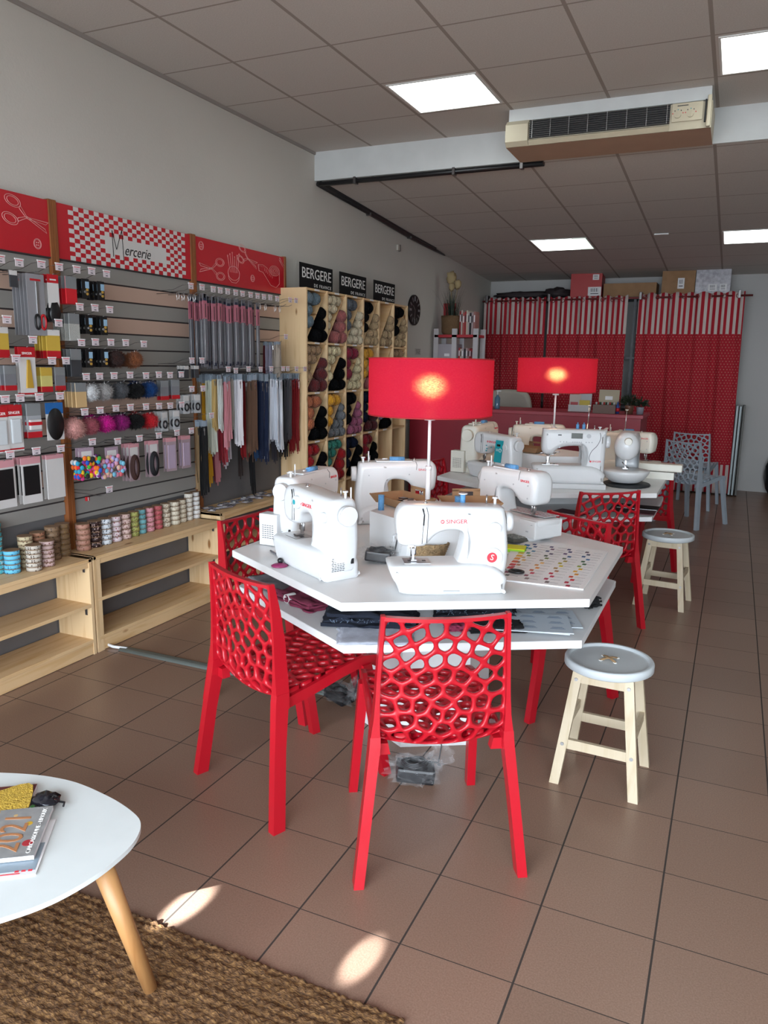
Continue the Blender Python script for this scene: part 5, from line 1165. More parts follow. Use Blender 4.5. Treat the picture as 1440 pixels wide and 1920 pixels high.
for x,pc,lb,s in ((-.9,'#6a4a3a','small leafy plant in a copper pot on the counter end',1.0),(-.80,'#8a8a94','small dark plant in a silver pot at the very end of the counter',.85)):
    t=thing('potted_plant',lb,'plant',(x,7.65,CT)); bm=BM(); lathe(bm,[(.036*s,0),(.042*s,.07*s),(.042*s,.08*s),(.03*s,.078*s)],seg=18); obj('pot',bm,C('pot '+pc,pc,.35),t)
    rn=random.Random(int(s*100)); bm=BM()
    for k in range(110):
        d=Vector((rn.gauss(0,1),rn.gauss(0,1),abs(rn.gauss(0,1))*.9+.1)).normalized(); c=Vector((0,0,.09*s))+d*rn.uniform(.03,.095)*s; u=d.cross(Vector((rn.gauss(0,1),rn.gauss(0,1),rn.gauss(0,1)))).normalized(); L=.028*s
        addv(bm,[c-d*L*.5,c+u*L*.4,c+d*L,c-u*L*.4],[(0,1,2,3)])
    for k in range(6): tube(bm,[(0,0,.06*s),(rn.uniform(-.04,.04),rn.uniform(-.04,.04),.13*s)],.0015,4)
    obj('foliage',bm,mat('dark leaves',(.012,.022,.008),.6),t)
# book shelf
wp2=mat('white shelf post',(.50,.48,.49),.5); t=thing('book_shelf','white post shelf with red boards holding books, on the left wall behind the lamp','shelf',(-3.12,8.2,0))
for x in (.03,.245,.49):
    for y in (.0,.26):
        bm=BM(); box(bm,(x,y,.94),(.055,.03,1.88)); obj('post',bm,wp2,t)
redsh=mat('red shelf board',(.42,.02,.03),.5)
for z in (1.80,1.46,1.1,.6):
    bm=BM(); box(bm,(.26,.13,z),(.50,.29,.03),bev=.002); obj('shelf_board',bm,redsh,t)
bm=BM(); box(bm,(.09,.24,2.0),(.14,.015,.34)); obj('red_back_board',bm,redsh,t)
t=thing('file_box','plain pale box on the second board of the white shelf','box',(-2.96,8.3,1.475)); bm=BM(); box(bm,(0,0,.12),(.21,.2,.24),bev=.003); obj('box_body',bm,mat('lilac grey box',(.36,.33,.36),.6),t); bm=BM(); box(bm,(0,-.102,.12),(.06,.002,.03)); obj('label',bm,paper,t)
cols=['#8a1018','#b8a8a0','#a8504a','#a02028','#c4b8a4','#b8a8a8','#1a1416','#a89494','#9a6a64','#8a1018']
for r_,(z,x0) in enumerate(((1.816,-2.85),(1.476,-2.85))):
    x=x0
    for k in range(9 if r_==0 else 8):
        w_=random.uniform(.017,.026); h=random.uniform(.22,.27) if r_==0 else random.uniform(.18,.23); x+=w_/2
        t=thing('book','','book',(x,8.27,z)); bm=BM(); box(bm,(0,.07,h/2),(w_-.002,.14,h),bev=.001); obj('cover',bm,C('book '+cols[(k+r_*3)%10],cols[(k+r_*3)%10],.6),t); bm=BM(); box(bm,(0,-.0006,h*.7),(w_*.5,.001,h*.3)); obj('spine_print',bm,ink_dark if k%2 else paper,t)
        t['label']=f'{ORD[k]} upright book from the left on the {"top" if r_==0 else "second"} board of white shelf'; t['group']='books on the white shelf'; x+=w_/2
t=thing('grass_plant','tall artificial grass with cream flowers in a woven basket on the white shelf','plant',(-2.965,8.34,1.815)); bk=mat('dark woven basket',(.16,.09,.04),.8,bump=(120,1))
bm=BM(); lathe(bm,[(.09,0),(.11,.03),(.118,.18),(.12,.21),(.11,.2),(.105,.05)],seg=28,cap=False); lathe(bm,[(.001,.002),(.09,.002)],seg=28,cap=False); obj('basket',bm,bk,t)
gm=mat('dark grass blades',(.02,.035,.02),.6); rn=random.Random(5); bm=BM()
for k in range(120):
    a=rn.uniform(0,6.28); r0=rn.uniform(0,.07); L=rn.uniform(.25,.46); lean=rn.uniform(.02,.12)*(2 if k%15==0 else 1)
    p=[Vector((r0*math.cos(a)+lean*f*f*math.cos(a),r0*math.sin(a)+lean*f*f*math.sin(a),.1+L*f)) for f in (0,.35,.7,1)]; u=Vector((-math.sin(a),math.cos(a),0))
    for i in range(3):
        w0,w1=.004*(1-i/3),.004*(1-(i+1)/3)+.0003; addv(bm,[p[i]-u*w0,p[i]+u*w0,p[i+1]+u*w1,p[i+1]-u*w1],[(0,1,2,3)])
obj('grass',bm,gm,t)
for x,y,z,s in ((-.02,0,.62,.055),(.05,.02,.55,.04),(.0,-.03,.52,.035)):
    bm=BM(); blob(bm,(x,y,z),(s,s,s*1.3),12,.25,12,seed=z); tube(bm,[(0,0,.2),(x*.7,y*.7,.4),(x,y,z-s)],.003,5,mi=0); obj('flower_plume',bm,mat('dull cream plume',(.36,.27,.14),.9),t)
# ------------------------------------------------------------------ things on the near table
TT=.7505
def tray(label,x,y,z,rz,sx=.19,sy=.14):
    t=thing('cardboard_tray',label,'tray',(x,y,z),R(rz),'folded cardboard trays'); h=.035; f=.028
    bm=BM(); box(bm,(0,0,.002),(sx,sy,.003)); obj('tray_floor',bm,card,t)
    for (ax,s) in ((0,1),(0,-1),(1,1),(1,-1)):
        if ax==0: vs=[(s*sx/2,-sy/2,0),(s*sx/2,sy/2,0),(s*(sx/2+f),sy/2+f*.6,h),(s*(sx/2+f),-sy/2-f*.6,h)]
        else: vs=[(-sx/2,s*sy/2,0),(sx/2,s*sy/2,0),(sx/2+f*1.0,s*(sy/2+f*.6),h),(-sx/2-f*1.0,s*(sy/2+f*.6),h)]
        bm=BM(); addv(bm,vs,[(0,1,2,3)]); o=obj('side_wall',bm,card,t); mo=o.modifiers.new('s','SOLIDIFY'); mo.thickness=.003
    bm=BM(); y0=sy/2+f*.6
    for (a,b_,z0,z1) in ((-.06,-.03,h,h+.026),(.03,.06,h,h+.026),(-.06,.06,h+.018,h+.03)): box(bm,((a+b_)/2,y0,(z0+z1)/2),(b_-a,.004,z1-z0))
    obj('handle_flap',bm,card,t); return t
ZC2=.918
tray('cardboard tray of sewing notions left of the near lamp pole',-1.235,2.925,ZC2,-32)
tray('cardboard tray with blue spool right of the near lamp pole',-.96,2.99,ZC2,28)
tray('small cardboard tray on the rear table beside the far lamp',-1.235,5.16,ZC2,-20,.15,.11)
rn=random.Random(3)
for k in range(7):
    bm=BM(); box(bm,(0,0,.004),(rn.uniform(.03,.06),rn.uniform(.02,.03),.006),bev=.001); o=obj('notion_packet',bm,[C('pale notion','#b8a898'),paper,C('dark notion','#4a3a34')][k%3]); o.location=(-1.235+rn.uniform(-.06,.06),2.92+rn.uniform(-.05,.05),ZC2+.006+.006*(k%3)); o.rotation_euler=(0,0,rn.uniform(0,3)); tag(o,'small notion packet lying in the cardboard tray left of the near lamp','packet','notion packets in the left cardboard tray')
def spool(name,label,x,y,z,r_,h,cap=None):
    t=thing(name,label,'thread spool',(x,y,z)); bm=BM(); cyl(bm,(0,0,.002),(0,0,h-.002),r_,r_*.97,18); obj('thread',bm,thread_blue,t); bm=BM(); cyl(bm,(0,0,0),(0,0,.002),r_*1.05,seg=18); cyl(bm,(0,0,h-.002),(0,0,h),r_*1.05,seg=18); obj('spool_end',bm,C('pale blue end','#6a9ac8'),t)
spool('thread_spool','blue thread spool standing in the right cardboard tray',-1.0,2.965,ZC2+.006,.0155,.042)
spool('thread_spool','tall blue thread cone left of the trays, on the column edge',-1.265,2.775,.9155,.0125,.062)
# basket
bmat=mat('woven straw',(.50,.34,.18),.8,bump=(150,1),noise_=(60,.35)); t=thing('wicker_basket','small wicker basket with black rim band behind the front sewing machine','basket',(-1.02,2.665,TT)); 
def woven(bm,prof,seg,amp,c=(0,0,0),ex=1.35):
    rings=[]
    for j,(r_,z) in enumerate(prof):
        rings.append([bm.verts.new((c[0]+ex*(r_+amp*math.cos(pi*(k+j)))*math.cos(2*pi*k/seg),c[1]+(r_+amp*math.cos(pi*(k+j)))*math.sin(2*pi*k/seg),c[2]+z)) for k in range(seg)])
    for A,B in zip(rings,rings[1:]):
        for k in range(seg): f=bm.faces.new((A[k],A[(k+1)%seg],B[(k+1)%seg],B[k])); f.smooth=True
bm=BM(); woven(bm,[(.048+.018*j/14,.02+.0045*j) for j in range(15)]+[(.062,.086),(.05,.03)],44,.0022); obj('basket_side',bm,bmat,t)
bm=BM(); woven(bm,[(.001,.001),(.046,.0),(.048,.006),(.049,.013),(.05,.02)],44,.0018); obj('basket_base',bm,mat('black weave',(.015,.014,.014),.7),t)
# plastic bags with black pedal boxes
film=bpy.data.materials.new('crinkled clear plastic'); film.use_nodes=True; N=film.node_tree.nodes; b=N['Principled BSDF']; b.inputs['Base Color'].default_value=(.8,.82,.84,1); b.inputs['Roughness'].default_value=.08; b.inputs['Alpha'].default_value=.045; b.inputs['Specular IOR Level'].default_value=1
def pedal(label,x,y,z,s,rz,coil=True):
    t=thing('foot_pedal_bag',label,'foot pedal',(x,y,z),R(rz)); bm=BM(); box(bm,(0,0,.03*s),(.14*s,.09*s,.055*s),Matrix.Rotation(R(6),4,'Y')@Matrix.Translation((0,0,.004)),bev=.01*s); obj('pedal_body',bm,black_plastic,t)
    bm=BM(); 
    for k in range(4): tube(bm,[((.05-.004*k)*s*math.cos(q*pi/8),(.035-.003*k)*s*math.sin(q*pi/8),(.066+.004*k+.004*math.sin(q))*s) for q in range(16)],.003*s,6,closed=True)
    tube(bm,[(.05*s,0,.07*s),(.09*s,.02,.06*s),(.10*s,.03,.12*s),(.09*s,.05,.2*s)],.0028,6); obj('coiled_cable',bm,black_plastic,t)
    bm=BM(); blob(bm,(0,0,.045*s),(.098*s,.068*s,.045*s),30,.3,16,seed=x); blob(bm,(.10*s,.02,.09*s),(.04*s,.03*s,.045*s),18,.5,20,seed=y); 
    for v in bm.verts: v.co.z=max(v.co.z,.001)
    o=obj('plastic_wrap',bm,film,t,smooth=False)
pedal('black foot pedal wrapped in clear plastic on the floor behind the near chair',-.94,2.39,0,1.0,25)
pedal('black foot pedal in clear plastic on the floor under the left chair',-1.50,2.86,0,.9,-20)
pedal('black cable pouch in clear plastic on the near table between machines',-1.19,2.585,TT,.72,20)
# calculator, sticky notes, colour chart, glasses
t=thing('calculator','grey and red desk calculator tilted beside the sticky notes','calculator',(-.80,3.19,TT),R(62)); M=Matrix.Rotation(R(4),4,'Y')
bm=BM(); box(bm,(0,0,.013),(.15,.09,.016),M,bev=.003); obj('case',bm,C('calculator grey','#4a4a44',.4),t); bm=BM(); box(bm,(.062,0,.017),(.03,.092,.016),M,bev=.003); obj('top_band',bm,C('calculator red','#5a2a22',.4),t); bm=BM(); box(bm,(.045,0,.024),(.028,.07,.003),M); obj('display',bm,C('lcd','#6a7a68',.2),t)
for i in range(4):
    for j in range(4):
        bm=BM(); box(bm,(.012-i*.021,-.03+j*.02,.0225),(.014,.014,.005),M,bev=.001); obj('key',bm,C('calculator key','#8a8a84',.5),t)
t=thing('sticky_note_pad','bright yellow-green sticky note pad on the near table','note pad',(-.765,3.02,TT),R(8)); bm=BM(); box(bm,(0,0,.006),(.085,.075,.012)); obj('green_block',bm,C('lime paper','#8fc428',.7),t); bm=BM(); box(bm,(0,0,.0135),(.085,.075,.003)); obj('yellow_block',bm,C('yellow paper','#e2d80c',.7),t)
t=thing('colour_chart','large white thread colour chart with rows of colour swatches','chart',(-.585,2.84,TT),R(0)); 
bm=BM(); prism(bm,[(-.115,-.285),(.178,-.268),(.172,.325),(-.165,.40),(-.20,.2)],.0,.005); obj('board',bm,paper,t)
swc=[['#3a4a7a','#4a3a6a','#3a3a6a','#5a4a5a'],['#2a4a7a','#6a4a6a','#2a3a6a','#2a3a5a'],['#2a7a9a','#2a3a6a','#5a3a6a','#2a4a7a'],['#3a7a9a','#5a4a6a','#2a5a8a','#2a6a9a'],['#3a7a5a','#4a5a4a','#5a6a4a','#2a5a3a'],['#8a8a4a','#6a7a3a','#9a8a3a','#3a6a4a'],['#c4a078','#9a8a7a','#a89a2a','#8a9a3a'],['#c89a50','#d8a860','#c8b020','#c8a020'],['#8a6a5a','#c88a4a','#9a7a4a','#c89828'],['#b87a5a','#d88a3a','#a06a4a','#c88828'],['#a83a4a','#b85a3a','#b8203a','#c84a28'],['#a03a5a','#b8304a','#b82a4a','#b81a2a'],['#7a3a5a','#8a4a5a','#a02a4a','#a81a3a'],['#6a6a6a','#8a7a7a','#6a5a5a','#a01a3a']]
for j,row in enumerate(swc):
    for i,c in enumerate(row):
        bm=BM(); y=.30-j*.040-.012*i; x=-.115+.075*i+(.012 if j%2 else 0)-.012*(j<3); box(bm,(x,y,.0053),(.014,.022,.0008)); obj('colour_swatch',bm,C('sw'+c,c,.6),t)
    for i in range(4):
        bm=BM(); box(bm,(-.082+.075*i,.30-j*.040-.012*i,.0053),(.036,.0025,.0006)); obj('printed_line',bm,C('fine print','#8a8488',.8),t)
for j,c in enumerate(['#2a6aa0','#2a7aa8','#6aa83a','#b8a83a','#d8a020','#d88a30','#d8603a','#c8303a','#b82a3a']):
    bm=BM(); box(bm,(-.152+.004*j,.27-j*.048,.0055),(.022,.03,.0008)); obj('index_square',bm,C('ix'+c,c,.6),t)
t=thing('striped_sheet','sheet with pastel stripes beside the colour chart','sheet',(-.80,2.865,TT),R(12)); bm=BM(); box(bm,(0,0,.0008),(.09,.18,.001)); obj('paper',bm,paper,t)
for k,c in enumerate(['#8a7a78','#7a6a72','#9a8a6a','#6a5a62','#8a7a5a','#7a7a7a']):
    bm=BM(); box(bm,(0,-.07+.026*k,.0016),(.085,.018,.0006)); obj('stripe',bm,C('st'+c,c,.7),t)
t=thing('scissor_handle_ring','black ring handle of scissors on the chart corner','scissors',(-.665,2.66,TT+.006)); bm=BM(); tube(bm,[(.026*math.cos(q*pi/9),.018*math.sin(q*pi/9),.006) for q in range(18)],.005,8,closed=True); obj('ring',bm,black_plastic,t); bm=BM(); tube(bm,[(-.02,.01,.004),(-.09,.03,.004)],.003,6); obj('blade',bm,steel,t)
t=thing('pen','thin grey marking pen at the left corner of the near table','pen',(-1.60,2.50,TT),R(-38)); bm=BM(); cyl(bm,(-.05,0,.004),(.03,0,.004),.004,seg=8); obj('barrel',bm,C('pen grey','#6a6a70'),t); bm=BM(); cyl(bm,(.03,0,.004),(.06,0,.004),.0035,.001,8); obj('tip',bm,steel,t)
t=thing('pin_case','small pink pin case with black knob beside front left machine','case',(-1.49,2.36,TT)); bm=BM(); lathe(bm,[(.03,0),(.032,.003),(.02,.009),(.001,.011)],seg=20); obj('case_body',bm,C('magenta plastic','#8a2a5a'),t); bm=BM(); blob(bm,(-.005,.012,.018),.011,12); obj('knob',bm,black_plastic,t)
t=thing('fabric_strip','white cloth strip with pink stitch rows under the right machine head','fabric',(-.80,3.34,.8565),R(150)); bm=BM(); box(bm,(0,0,.0015),(.30,.09,.002)); obj('cloth',bm,C('white cotton','#c8c4c4',.9),t)
for k in range(4):
    bm=BM()
    for q in range(18): box(bm,(-.14+.016*q,-.035+.022*k+.004*(q%2),.0031),(.012,.002,.0008))
    obj('stitch_row',bm,C('pink stitch','#b06a78',.8),t)
# lower shelf of near table: fabrics and papers
LS=.6005
def cloth(label,x,y,sx,sy,h,c,rz,name='folded_fabric',seed=1,amp=.006,fray=False):
    t=thing(name,label,'fabric',(x,y,LS),R(rz)); m=mat('cloth '+c,c,.95,noise_=(40,.15),bump=(500,.5)); rn=random.Random(seed); L=3 if h>.015 else 2
    for q in range(L):
        bm=BM(); nx,ny=18,12; V=[]; 
        for s_ in (0,1):
            for j in range(ny+1):
                for i in range(nx+1):
                    u,v=i/nx-.5,j/ny-.5; z=(q+.25+s_*.6)*h/L+amp*noise.noise(Vector((u*5+seed,v*4,q*3)))*(.5+s_); V.append(bm.verts.new((u*sx*(1-.06*q)+.01*noise.noise(Vector((v*6,q,seed))),v*sy*(1-.05*q)+.012*noise.noise(Vector((u*6,q,seed+4))),max(.0005,z))))
        W=(nx+1)*(ny+1)
        for j in range(ny):
            for i in range(nx):
                a=j*(nx+1)+i
                for o_,fl in ((0,1),(W,0)):
                    f=[V[o_+a],V[o_+a+1],V[o_+a+nx+2],V[o_+a+nx+1]]; bm.faces.new(f[::-1] if fl else f).smooth=True
        for i in range(nx):
            for j in (0,ny): a=j*(nx+1)+i; bm.faces.new((V[a],V[a+1],V[W+a+1],V[W+a]))
        for j in range(ny):
            for i in (0,nx): a=j*(nx+1)+i; bm.faces.new((V[a],V[a+nx+1],V[W+a+nx+1],V[W+a]))
        obj('fold_layer',bm,m,t)
    if fray:
        bm=BM()
        for k in range(70):
            x_=rn.uniform(-.5,.5)*sx; s_=rn.choice((-1,1)); p=Vector((x_,s_*sy*.48,h*.6)); tube(bm,[p,p+Vector((rn.uniform(-.01,.01),s_*rn.uniform(.005,.02),rn.uniform(-.008,.01)))],.0005,3)
        obj('frayed_threads',bm,C('pale blue threads','#8aa0b8',.9),t)
    return t
cloth('grey folded fabric with a white roll, at the left corner of the lower shelf',-1.60,2.60,.30,.26,.02,'#7a767a',-30,seed=3)
cloth('dark rose folded fabric on the lower shelf behind the left chair',-1.42,2.44,.26,.16,.03,'#7a2a44',-25,seed=5,amp=.01)
cloth('dark navy denim scraps with frayed edges left on the lower shelf',-1.10,2.34,.34,.16,.05,'#0e1626',22,seed=7,amp=.014,fray=True)
cloth('black blue denim scraps in the middle of the lower shelf',-.80,2.60,.30,.14,.04,'#10141f',20,seed=9,amp=.012,fray=True)
cloth('black fabric lying under the near chair top on the lower shelf',-.68,2.47,.20,.10,.02,'#0a0a0d',30,seed=11)
cloth('rose fabric scrap in the middle of the lower shelf beside the denim',-.80,2.41,.09,.07,.02,'#8a2a4a',30,seed=12)
cloth('white muslin cloth spread on the lower shelf before the denim',-1.03,2.23,.26,.2,.004,'#b8bcc8',25,seed=13,amp=.002)
cloth('black pouch at the right side of the lower shelf',-.43,2.88,.08,.06,.04,'#08080a',60,seed=14,amp=.01)
bm=BM(); tube(bm,[(.02*math.cos(q*pi/8),.0,.02+.02*math.sin(q*pi/8)) for q in range(16)],.001,4,closed=True); bm.free()
t=thing('elastic_roll','white roll of elastic ribbon curled at the left on the lower shelf','ribbon',(-1.47,2.40,LS+.018),R(-20)); bm=BM(); lathe(bm,[(.017,-.02),(.017,.02),(.0155,.02),(.0155,-.02)],seg=20,cap=False,M=Matrix.Rotation(R(90),4,'X')); obj('roll',bm,wp,t)
paperw=mat('pale blue printed paper',(.56,.62,.68),.6)
for k,(x,y,w_,h,rz,z) in enumerate(((-.60,2.66,.27,.19,16,0),(-.56,2.64,.26,.19,22,.004),(-.60,2.56,.30,.2,14,.008),(-.585,2.55,.29,.19,18,.0115))):
    t=thing('pattern_sheet',['lowest pale printed sheets on the right of lower shelf','second pale printed sheet on the right of lower shelf','third clear pouch of label sheets on the right of lower shelf','topmost pouch of printed label sheets on the right of lower shelf'][k],'paper',(x,y,LS+z),R(rz),'paper sheets on the lower shelf'); bm=BM(); box(bm,(0,0,.0015),(w_,h,.003)); obj('sheet',bm,paperw,t)
    bm=BM()
    for i in range(3):
        for j in range(3):
            for q in range(3): box(bm,(-w_*.33+i*w_*.33,-h*.3+j*h*.3+q*.008,.0034),(w_*(.18-.03*q),.0022,.0005))
    obj('print',bm,C('blue grey print','#5a6a80',.8),t)
# rear table lower shelf
for lb,x,y,w_,h,rz,c,z in (('dark red folder on the right lower shelf of the rear table',-.52,5.0,.28,.2,0,'#4a1420',0),('black folder lying on the dark red folder, rear table',-.50,5.1,.26,.14,0,'#0c0c0e',.008),('small dark red cloth on the left lower shelf of the rear table, behind red chair',-.86,4.74,.2,.13,-20,'#5a1428',0)):
    t=thing('folder',lb,'folder',(x,y,LS+z),R(rz)); bm=BM(); box(bm,(0,0,.003),(w_,h,.006),bev=.001); obj('cover',bm,C('folder '+c,c,.6),t); bm=BM(); box(bm,(0,-h*.49,.003),(w_*.94,.003,.003)); obj('pages',bm,paper,t)
# ------------------------------------------------------------------ coffee table, magazines, rug
ct=thing('coffee_table','white rounded-triangle coffee table with oak legs on the jute rug','table',(-1.75,.92,0)); TZ=.38
ow=[(-1.188,1.165),(-1.197,1.238),(-1.228,1.298),(-1.281,1.332),(-1.399,1.362),(-1.559,1.372),(-1.741,1.322),(-2.05,1.17),(-2.24,.85),(-2.2,.52),(-1.9,.42),(-1.62,.56),(-1.38,.77),(-1.264,.928),(-1.217,1.006),(-1.193,1.09)]
bm=BM(); prism(bm,[(v.x+1.75,v.y-.92) for v in spline([(a,b_,0) for a,b_ in ow],8)],TZ-.012,TZ,bev=.003); obj('tabletop',bm,mat('satin white lacquer',(.72,.76,.76),.35),ct)
for (x0,y0,x1,y1) in ((.532,.24,.60,.30),(-.18,-.05,-.40,.12),(-.05,-.25,-.1,-.45)):
    bm=BM(); tube(bm,[(x0,y0,TZ-.018),(x1,y1,.0+.012)],[.024,.0165],20); obj('leg',bm,oakleg,ct); bm=BM(); cyl(bm,(x1,y1,.0112),(x1,y1,.016),.0125,seg=16); obj('foot_pad',bm,black_plastic,ct)
MZ=TZ+.0006
t=thing('magazine','white brochure lowest in the pile on the coffee table','magazine',(-1.438,1.09,MZ),R(126)); bm=BM(); box(bm,(0,0,.0015),(.21,.17,.003)); obj('pages',bm,paper,t); bm=BM(); box(bm,(-.04,-.02,.0033),(.10,.12,.0005)); obj('cover_band',bm,C('grey blue band','#8a98a4',.5),t)
for k in range(3): bm=BM(); box(bm,(-.09,-.07+.014*k,.0034),(.006,.009,.0006)); obj('red_logo',bm,ink_red,t)
bm=BM(); box(bm,(-.098,.0,.0034),(.003,.10,.0006)); obj('pink_line',bm,ink_red,t)
def place_mag(): pass
t=thing('magazine','knitting magazine with mustard sweater cover on the coffee table','magazine',(-1.588,1.172,MZ),R(126)); bm=BM(); box(bm,(0,0,.006),(.22,.16,.012)); obj('pages',bm,paper,t); bm=BM(); box(bm,(0,0,.0125),(.22,.16,.001)); obj('cover',bm,C('dark red cover','#5a2426',.4),t)
bm=BM(); prism(bm,[(v.x,v.y) for v in spline([(.1,-.072,0),(.09,.0,0),(.04,.055,0),(-.05,.07,0),(-.1,.07,0),(-.1,-.072,0)],4)],.013,.016); obj('sweater_picture',bm,mat('mustard knit print',(.62,.40,.05),.7,noise_=(60,.3),bump=(220,.8)),t)
t=thing('black_pouch','glossy black pouch beside the mustard magazine','pouch',(-1.512,1.268,MZ),R(-10)); bm=BM(); blob(bm,(0,0,.012),(.04,.028,.011),16,.3,14); obj('pouch_body',bm,mat('glossy black',(.01,.01,.015),.12),t); bm=BM(); tube(bm,[(.03,.01,.012),(.05,.02,.01),(.06,.01,.008)],.003,5); obj('tie',bm,black_plastic,t)
t=thing('magazine','silver grey 2021 brochure of Carcassonne Limoux on top of the pile','magazine',(-1.472,1.121,MZ+.0125),R(125.7)); bm=BM(); box(bm,(0,0,-.002),(.20,.16,.010)); obj('pages',bm,paper,t); bm=BM(); box(bm,(0,0,.0035),(.20,.16,.0006)); obj('cover',bm,mat('silver grey cover',(.30,.30,.30),.35,noise_=(25,.25)),t)
cop=C('copper print','#b07850',.4)
text('2021',.088,cop,t,MX((-.005,-.012,.0042),(1,-.0,0),(0,1,0)),shear=.1,sx=.9); text('CARCASSONNE - LIMOUX',.0145,ink_white,t,MX((.0,-.065,.0042),(1,0,0),(0,1,0)),sx=1.05)
for x,y,r_,c in ((.09,.05,.009,'#c89a28'),(.03,-.04,.008,'#c8a030'),(-.05,-.055,.012,'#a82a34'),(.105,-.03,.006,'#2a5a28'),(.07,.0,.005,'#c8a878')):
    bm=BM(); cyl(bm,(x,y,.0038),(x,y,.0044),r_,seg=12); obj('confetti_print',bm,C('cf'+c,c,.5),t)
# jute rug
bm=BM(); x0,x1,y0,y1=-2.3,-.56,.55,1.41; nx,ny=300,150; G=[]
for j in range(ny+1):
    row=[]
    for i in range(nx+1):
        x=x0+(x1-x0)*i/nx; y=y0+(y1-y0)*j/ny; w_=.024; k=math.floor(y/w_); f=y/w_-k
        br=abs(math.sin(pi*f))**.6; tw=math.sin(2*pi*(x/.022+ (f if k%2 else -f)*.9+k*.37)); e=.004*noise.noise(Vector((x*30,j*.0,3))) if j in(0,ny) else 0
        z=.004+.0042*br+.003*tw*br+.005*noise.noise(Vector((x*45,y*45,0)))+.003*noise.noise(Vector((x*14,y*14,4))); row.append(bm.verts.new((x,y+e,z if 0<j<ny else .0008)))
    G.append(row)
for j in range(ny):
    for i in range(nx): bm.faces.new((G[j][i],G[j][i+1],G[j+1][i+1],G[j+1][i])).smooth=True
jm=mat('braided jute',(.30,.17,.08),.9); N,Lk,b=nodes(jm); mp=N.new('ShaderNodeMapping'); mp.inputs['Scale'].default_value=(30,90,30); Lk.new(N['Texture Coordinate'].outputs['Object'],mp.inputs['Vector']); nz=N.new('ShaderNodeTexNoise'); nz.inputs['Scale'].default_value=3; nz.inputs['Detail'].default_value=5; Lk.new(mp.outputs[0],nz.inputs['Vector']); r=ramp(N,[(.3,'#38220f'),(.5,'#634426'),(.72,'#8d683c')]); Lk.new(nz.outputs['Fac'],r.inputs[0]); Lk.new(r.outputs[0],b.inputs['Base Color']); bp=N.new('ShaderNodeBump'); bp.inputs['Strength'].default_value=.8; bp.inputs['Distance'].default_value=.004; Lk.new(nz.outputs['Fac'],bp.inputs['Height']); Lk.new(bp.outputs[0],b.inputs['Normal'])
t=thing('jute_rug','brown braided jute rug under the coffee table','rug',(0,0,0)); obj('braid',bm,jm,t)
SKY=14.0; EXPO=0.3
# sub-parts: hang each small piece under the part it sits on
RULE=dict(price_print='price_tag',red_strip='price_tag',tag_holder='price_tag',divider='diffuser',shade_ring='lamp_shade',bulb='socket',wheel_face='handwheel',hole_ring='seat',twine_cross='seat',key='case',spine_print='cover',hour_mark='clock_face',clock_hand='clock_face',label='box_body card backing_card',label_print='box_body',tape_strip='box_body',scissor_drawing='panel',button_drawing='panel',pincushion_drawing='panel',pin_drawing='panel',tape_drawing='panel',safety_pin_drawing='panel',check_print='panel',edge_strip='panel',lettering='sign_card panel header bed_dummy body backing',bracket='side_panel rod',eyelet='fabric',dial_mark='tension_dial control_panel',dial='head',badge='casing',presser_foot='needle_bar',needle_plate='bed',bed_slot='bed',foot_pad='leg',clip='cable',confetti_print='cover',colour_swatch='board',printed_line='board',index_square='board',stitch_row='cloth',slider='tape',teeth='tape',red_band='elastic_roll',band_print='pink_band',lid_label='case_lid',emblem='body',printed_mark='body',button='body',menu_button='body',seam_line='body',screw='body',grille='casing')
def ctr(o):
    b=o.bound_box; return o.location+Vector((sum(c[0] for c in b)/8,sum(c[1] for c in b)/8,sum(c[2] for c in b)/8))
base=lambda o:o.name.split('.')[0]
for rt in [o for o in scn.objects if o.parent is None and o.type=='EMPTY']:
    ch=list(rt.children)
    for c in ch:
        if c.children: continue
        for tgt in RULE.get(base(c),'').split():
            s=[x for x in ch if base(x)==tgt and x is not c]
            if s:
                s.sort(key=lambda x:(ctr(x)-ctr(c)).length); p=s[0]; c.parent=p; c.location=c.location-p.location; break
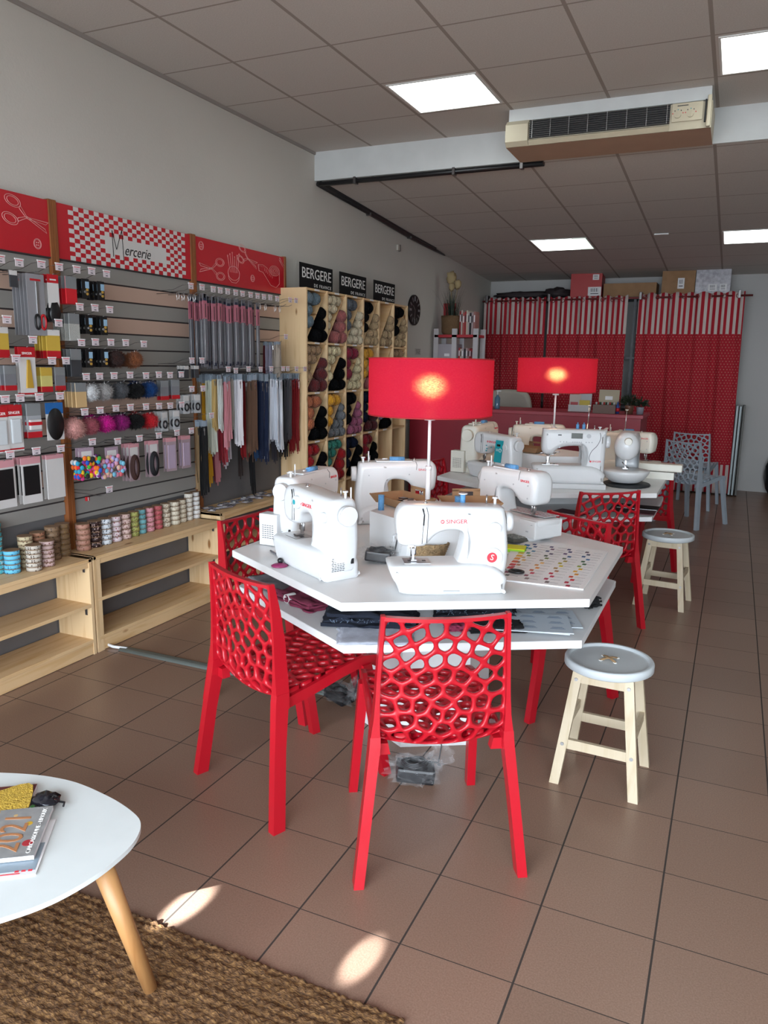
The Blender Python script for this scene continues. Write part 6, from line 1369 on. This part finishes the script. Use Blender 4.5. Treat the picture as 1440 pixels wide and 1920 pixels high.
# ------------------------------------------------------------------ light and camera
w=bpy.data.worlds.new('daylight'); scn.world=w; w.use_nodes=True; bg=w.node_tree.nodes['Background']; bg.inputs[0].default_value=(.80,.90,1,1); bg.inputs[1].default_value=SKY
pl=bpy.data.lights.new('window_portal','AREA'); pl.shape='RECTANGLE'; pl.size=5.0; pl.size_y=2.3; pl.cycles.is_portal=True
po=bpy.data.objects.new('window_portal',pl); COL.objects.link(po); po.location=(-.2,YF-.15,1.28); po.rotation_euler=(R(-90),0,R(180)) if 0 else (R(90),0,0); 
po.rotation_euler=Matrix(((1,0,0),(0,0,-1),(0,1,0))).to_euler()
bm=BM(); quadbox(bm,-14,14,-16,YF-.2,-.12,-.02); o=struct('floor_pavement',bm,mat('pavement',(.33,.32,.30),.9)); 
for px,py,tx,ty,an,en in ((-1.9,-3.2,-1.265,1.50,.50,20000),(-1.3,-3.2,-.735,1.535,.36,12000)):  # added spot lamps outside the window, standing in for sun on the floor
    L=bpy.data.lights.new('added_patch_spot','SPOT'); L.energy=en; L.spot_size=R(an*2.2); L.spot_blend=.7; L.color=(.88,.96,1); L.shadow_soft_size=.01
    o=bpy.data.objects.new('added_patch_spot',L); COL.objects.link(o); o.location=(px,py,2.2); d=Vector((tx-px,ty-py,-2.2)); o.rotation_euler=d.to_track_quat('-Z','Y').to_euler()
def rotm(yaw,pitch,roll):
    cy,sy=math.cos(yaw),math.sin(yaw); cp,sp=math.cos(pitch),math.sin(pitch)
    f=Vector((-sy*cp,cy*cp,-sp)); r_=Vector((cy,sy,0)); u=r_.cross(f); c,s=math.cos(roll),math.sin(roll)
    return Matrix((r_*c+u*s,u*c-r_*s,-f)).transposed()
cam=bpy.data.cameras.new('camera'); co=bpy.data.objects.new('camera',cam); COL.objects.link(co); co.location=(0,0,4.94*.305)
co.rotation_euler=rotm(.4238,.1942,.0156).to_euler(); cam.sensor_fit='VERTICAL'; cam.sensor_height=36; cam.lens=1430/1920*36; cam.clip_start=.05; scn.camera=co
v=scn.view_settings; v.view_transform='Standard'; v.look='None'; v.gamma=1; v.use_curve_mapping=False; v.exposure=EXPO
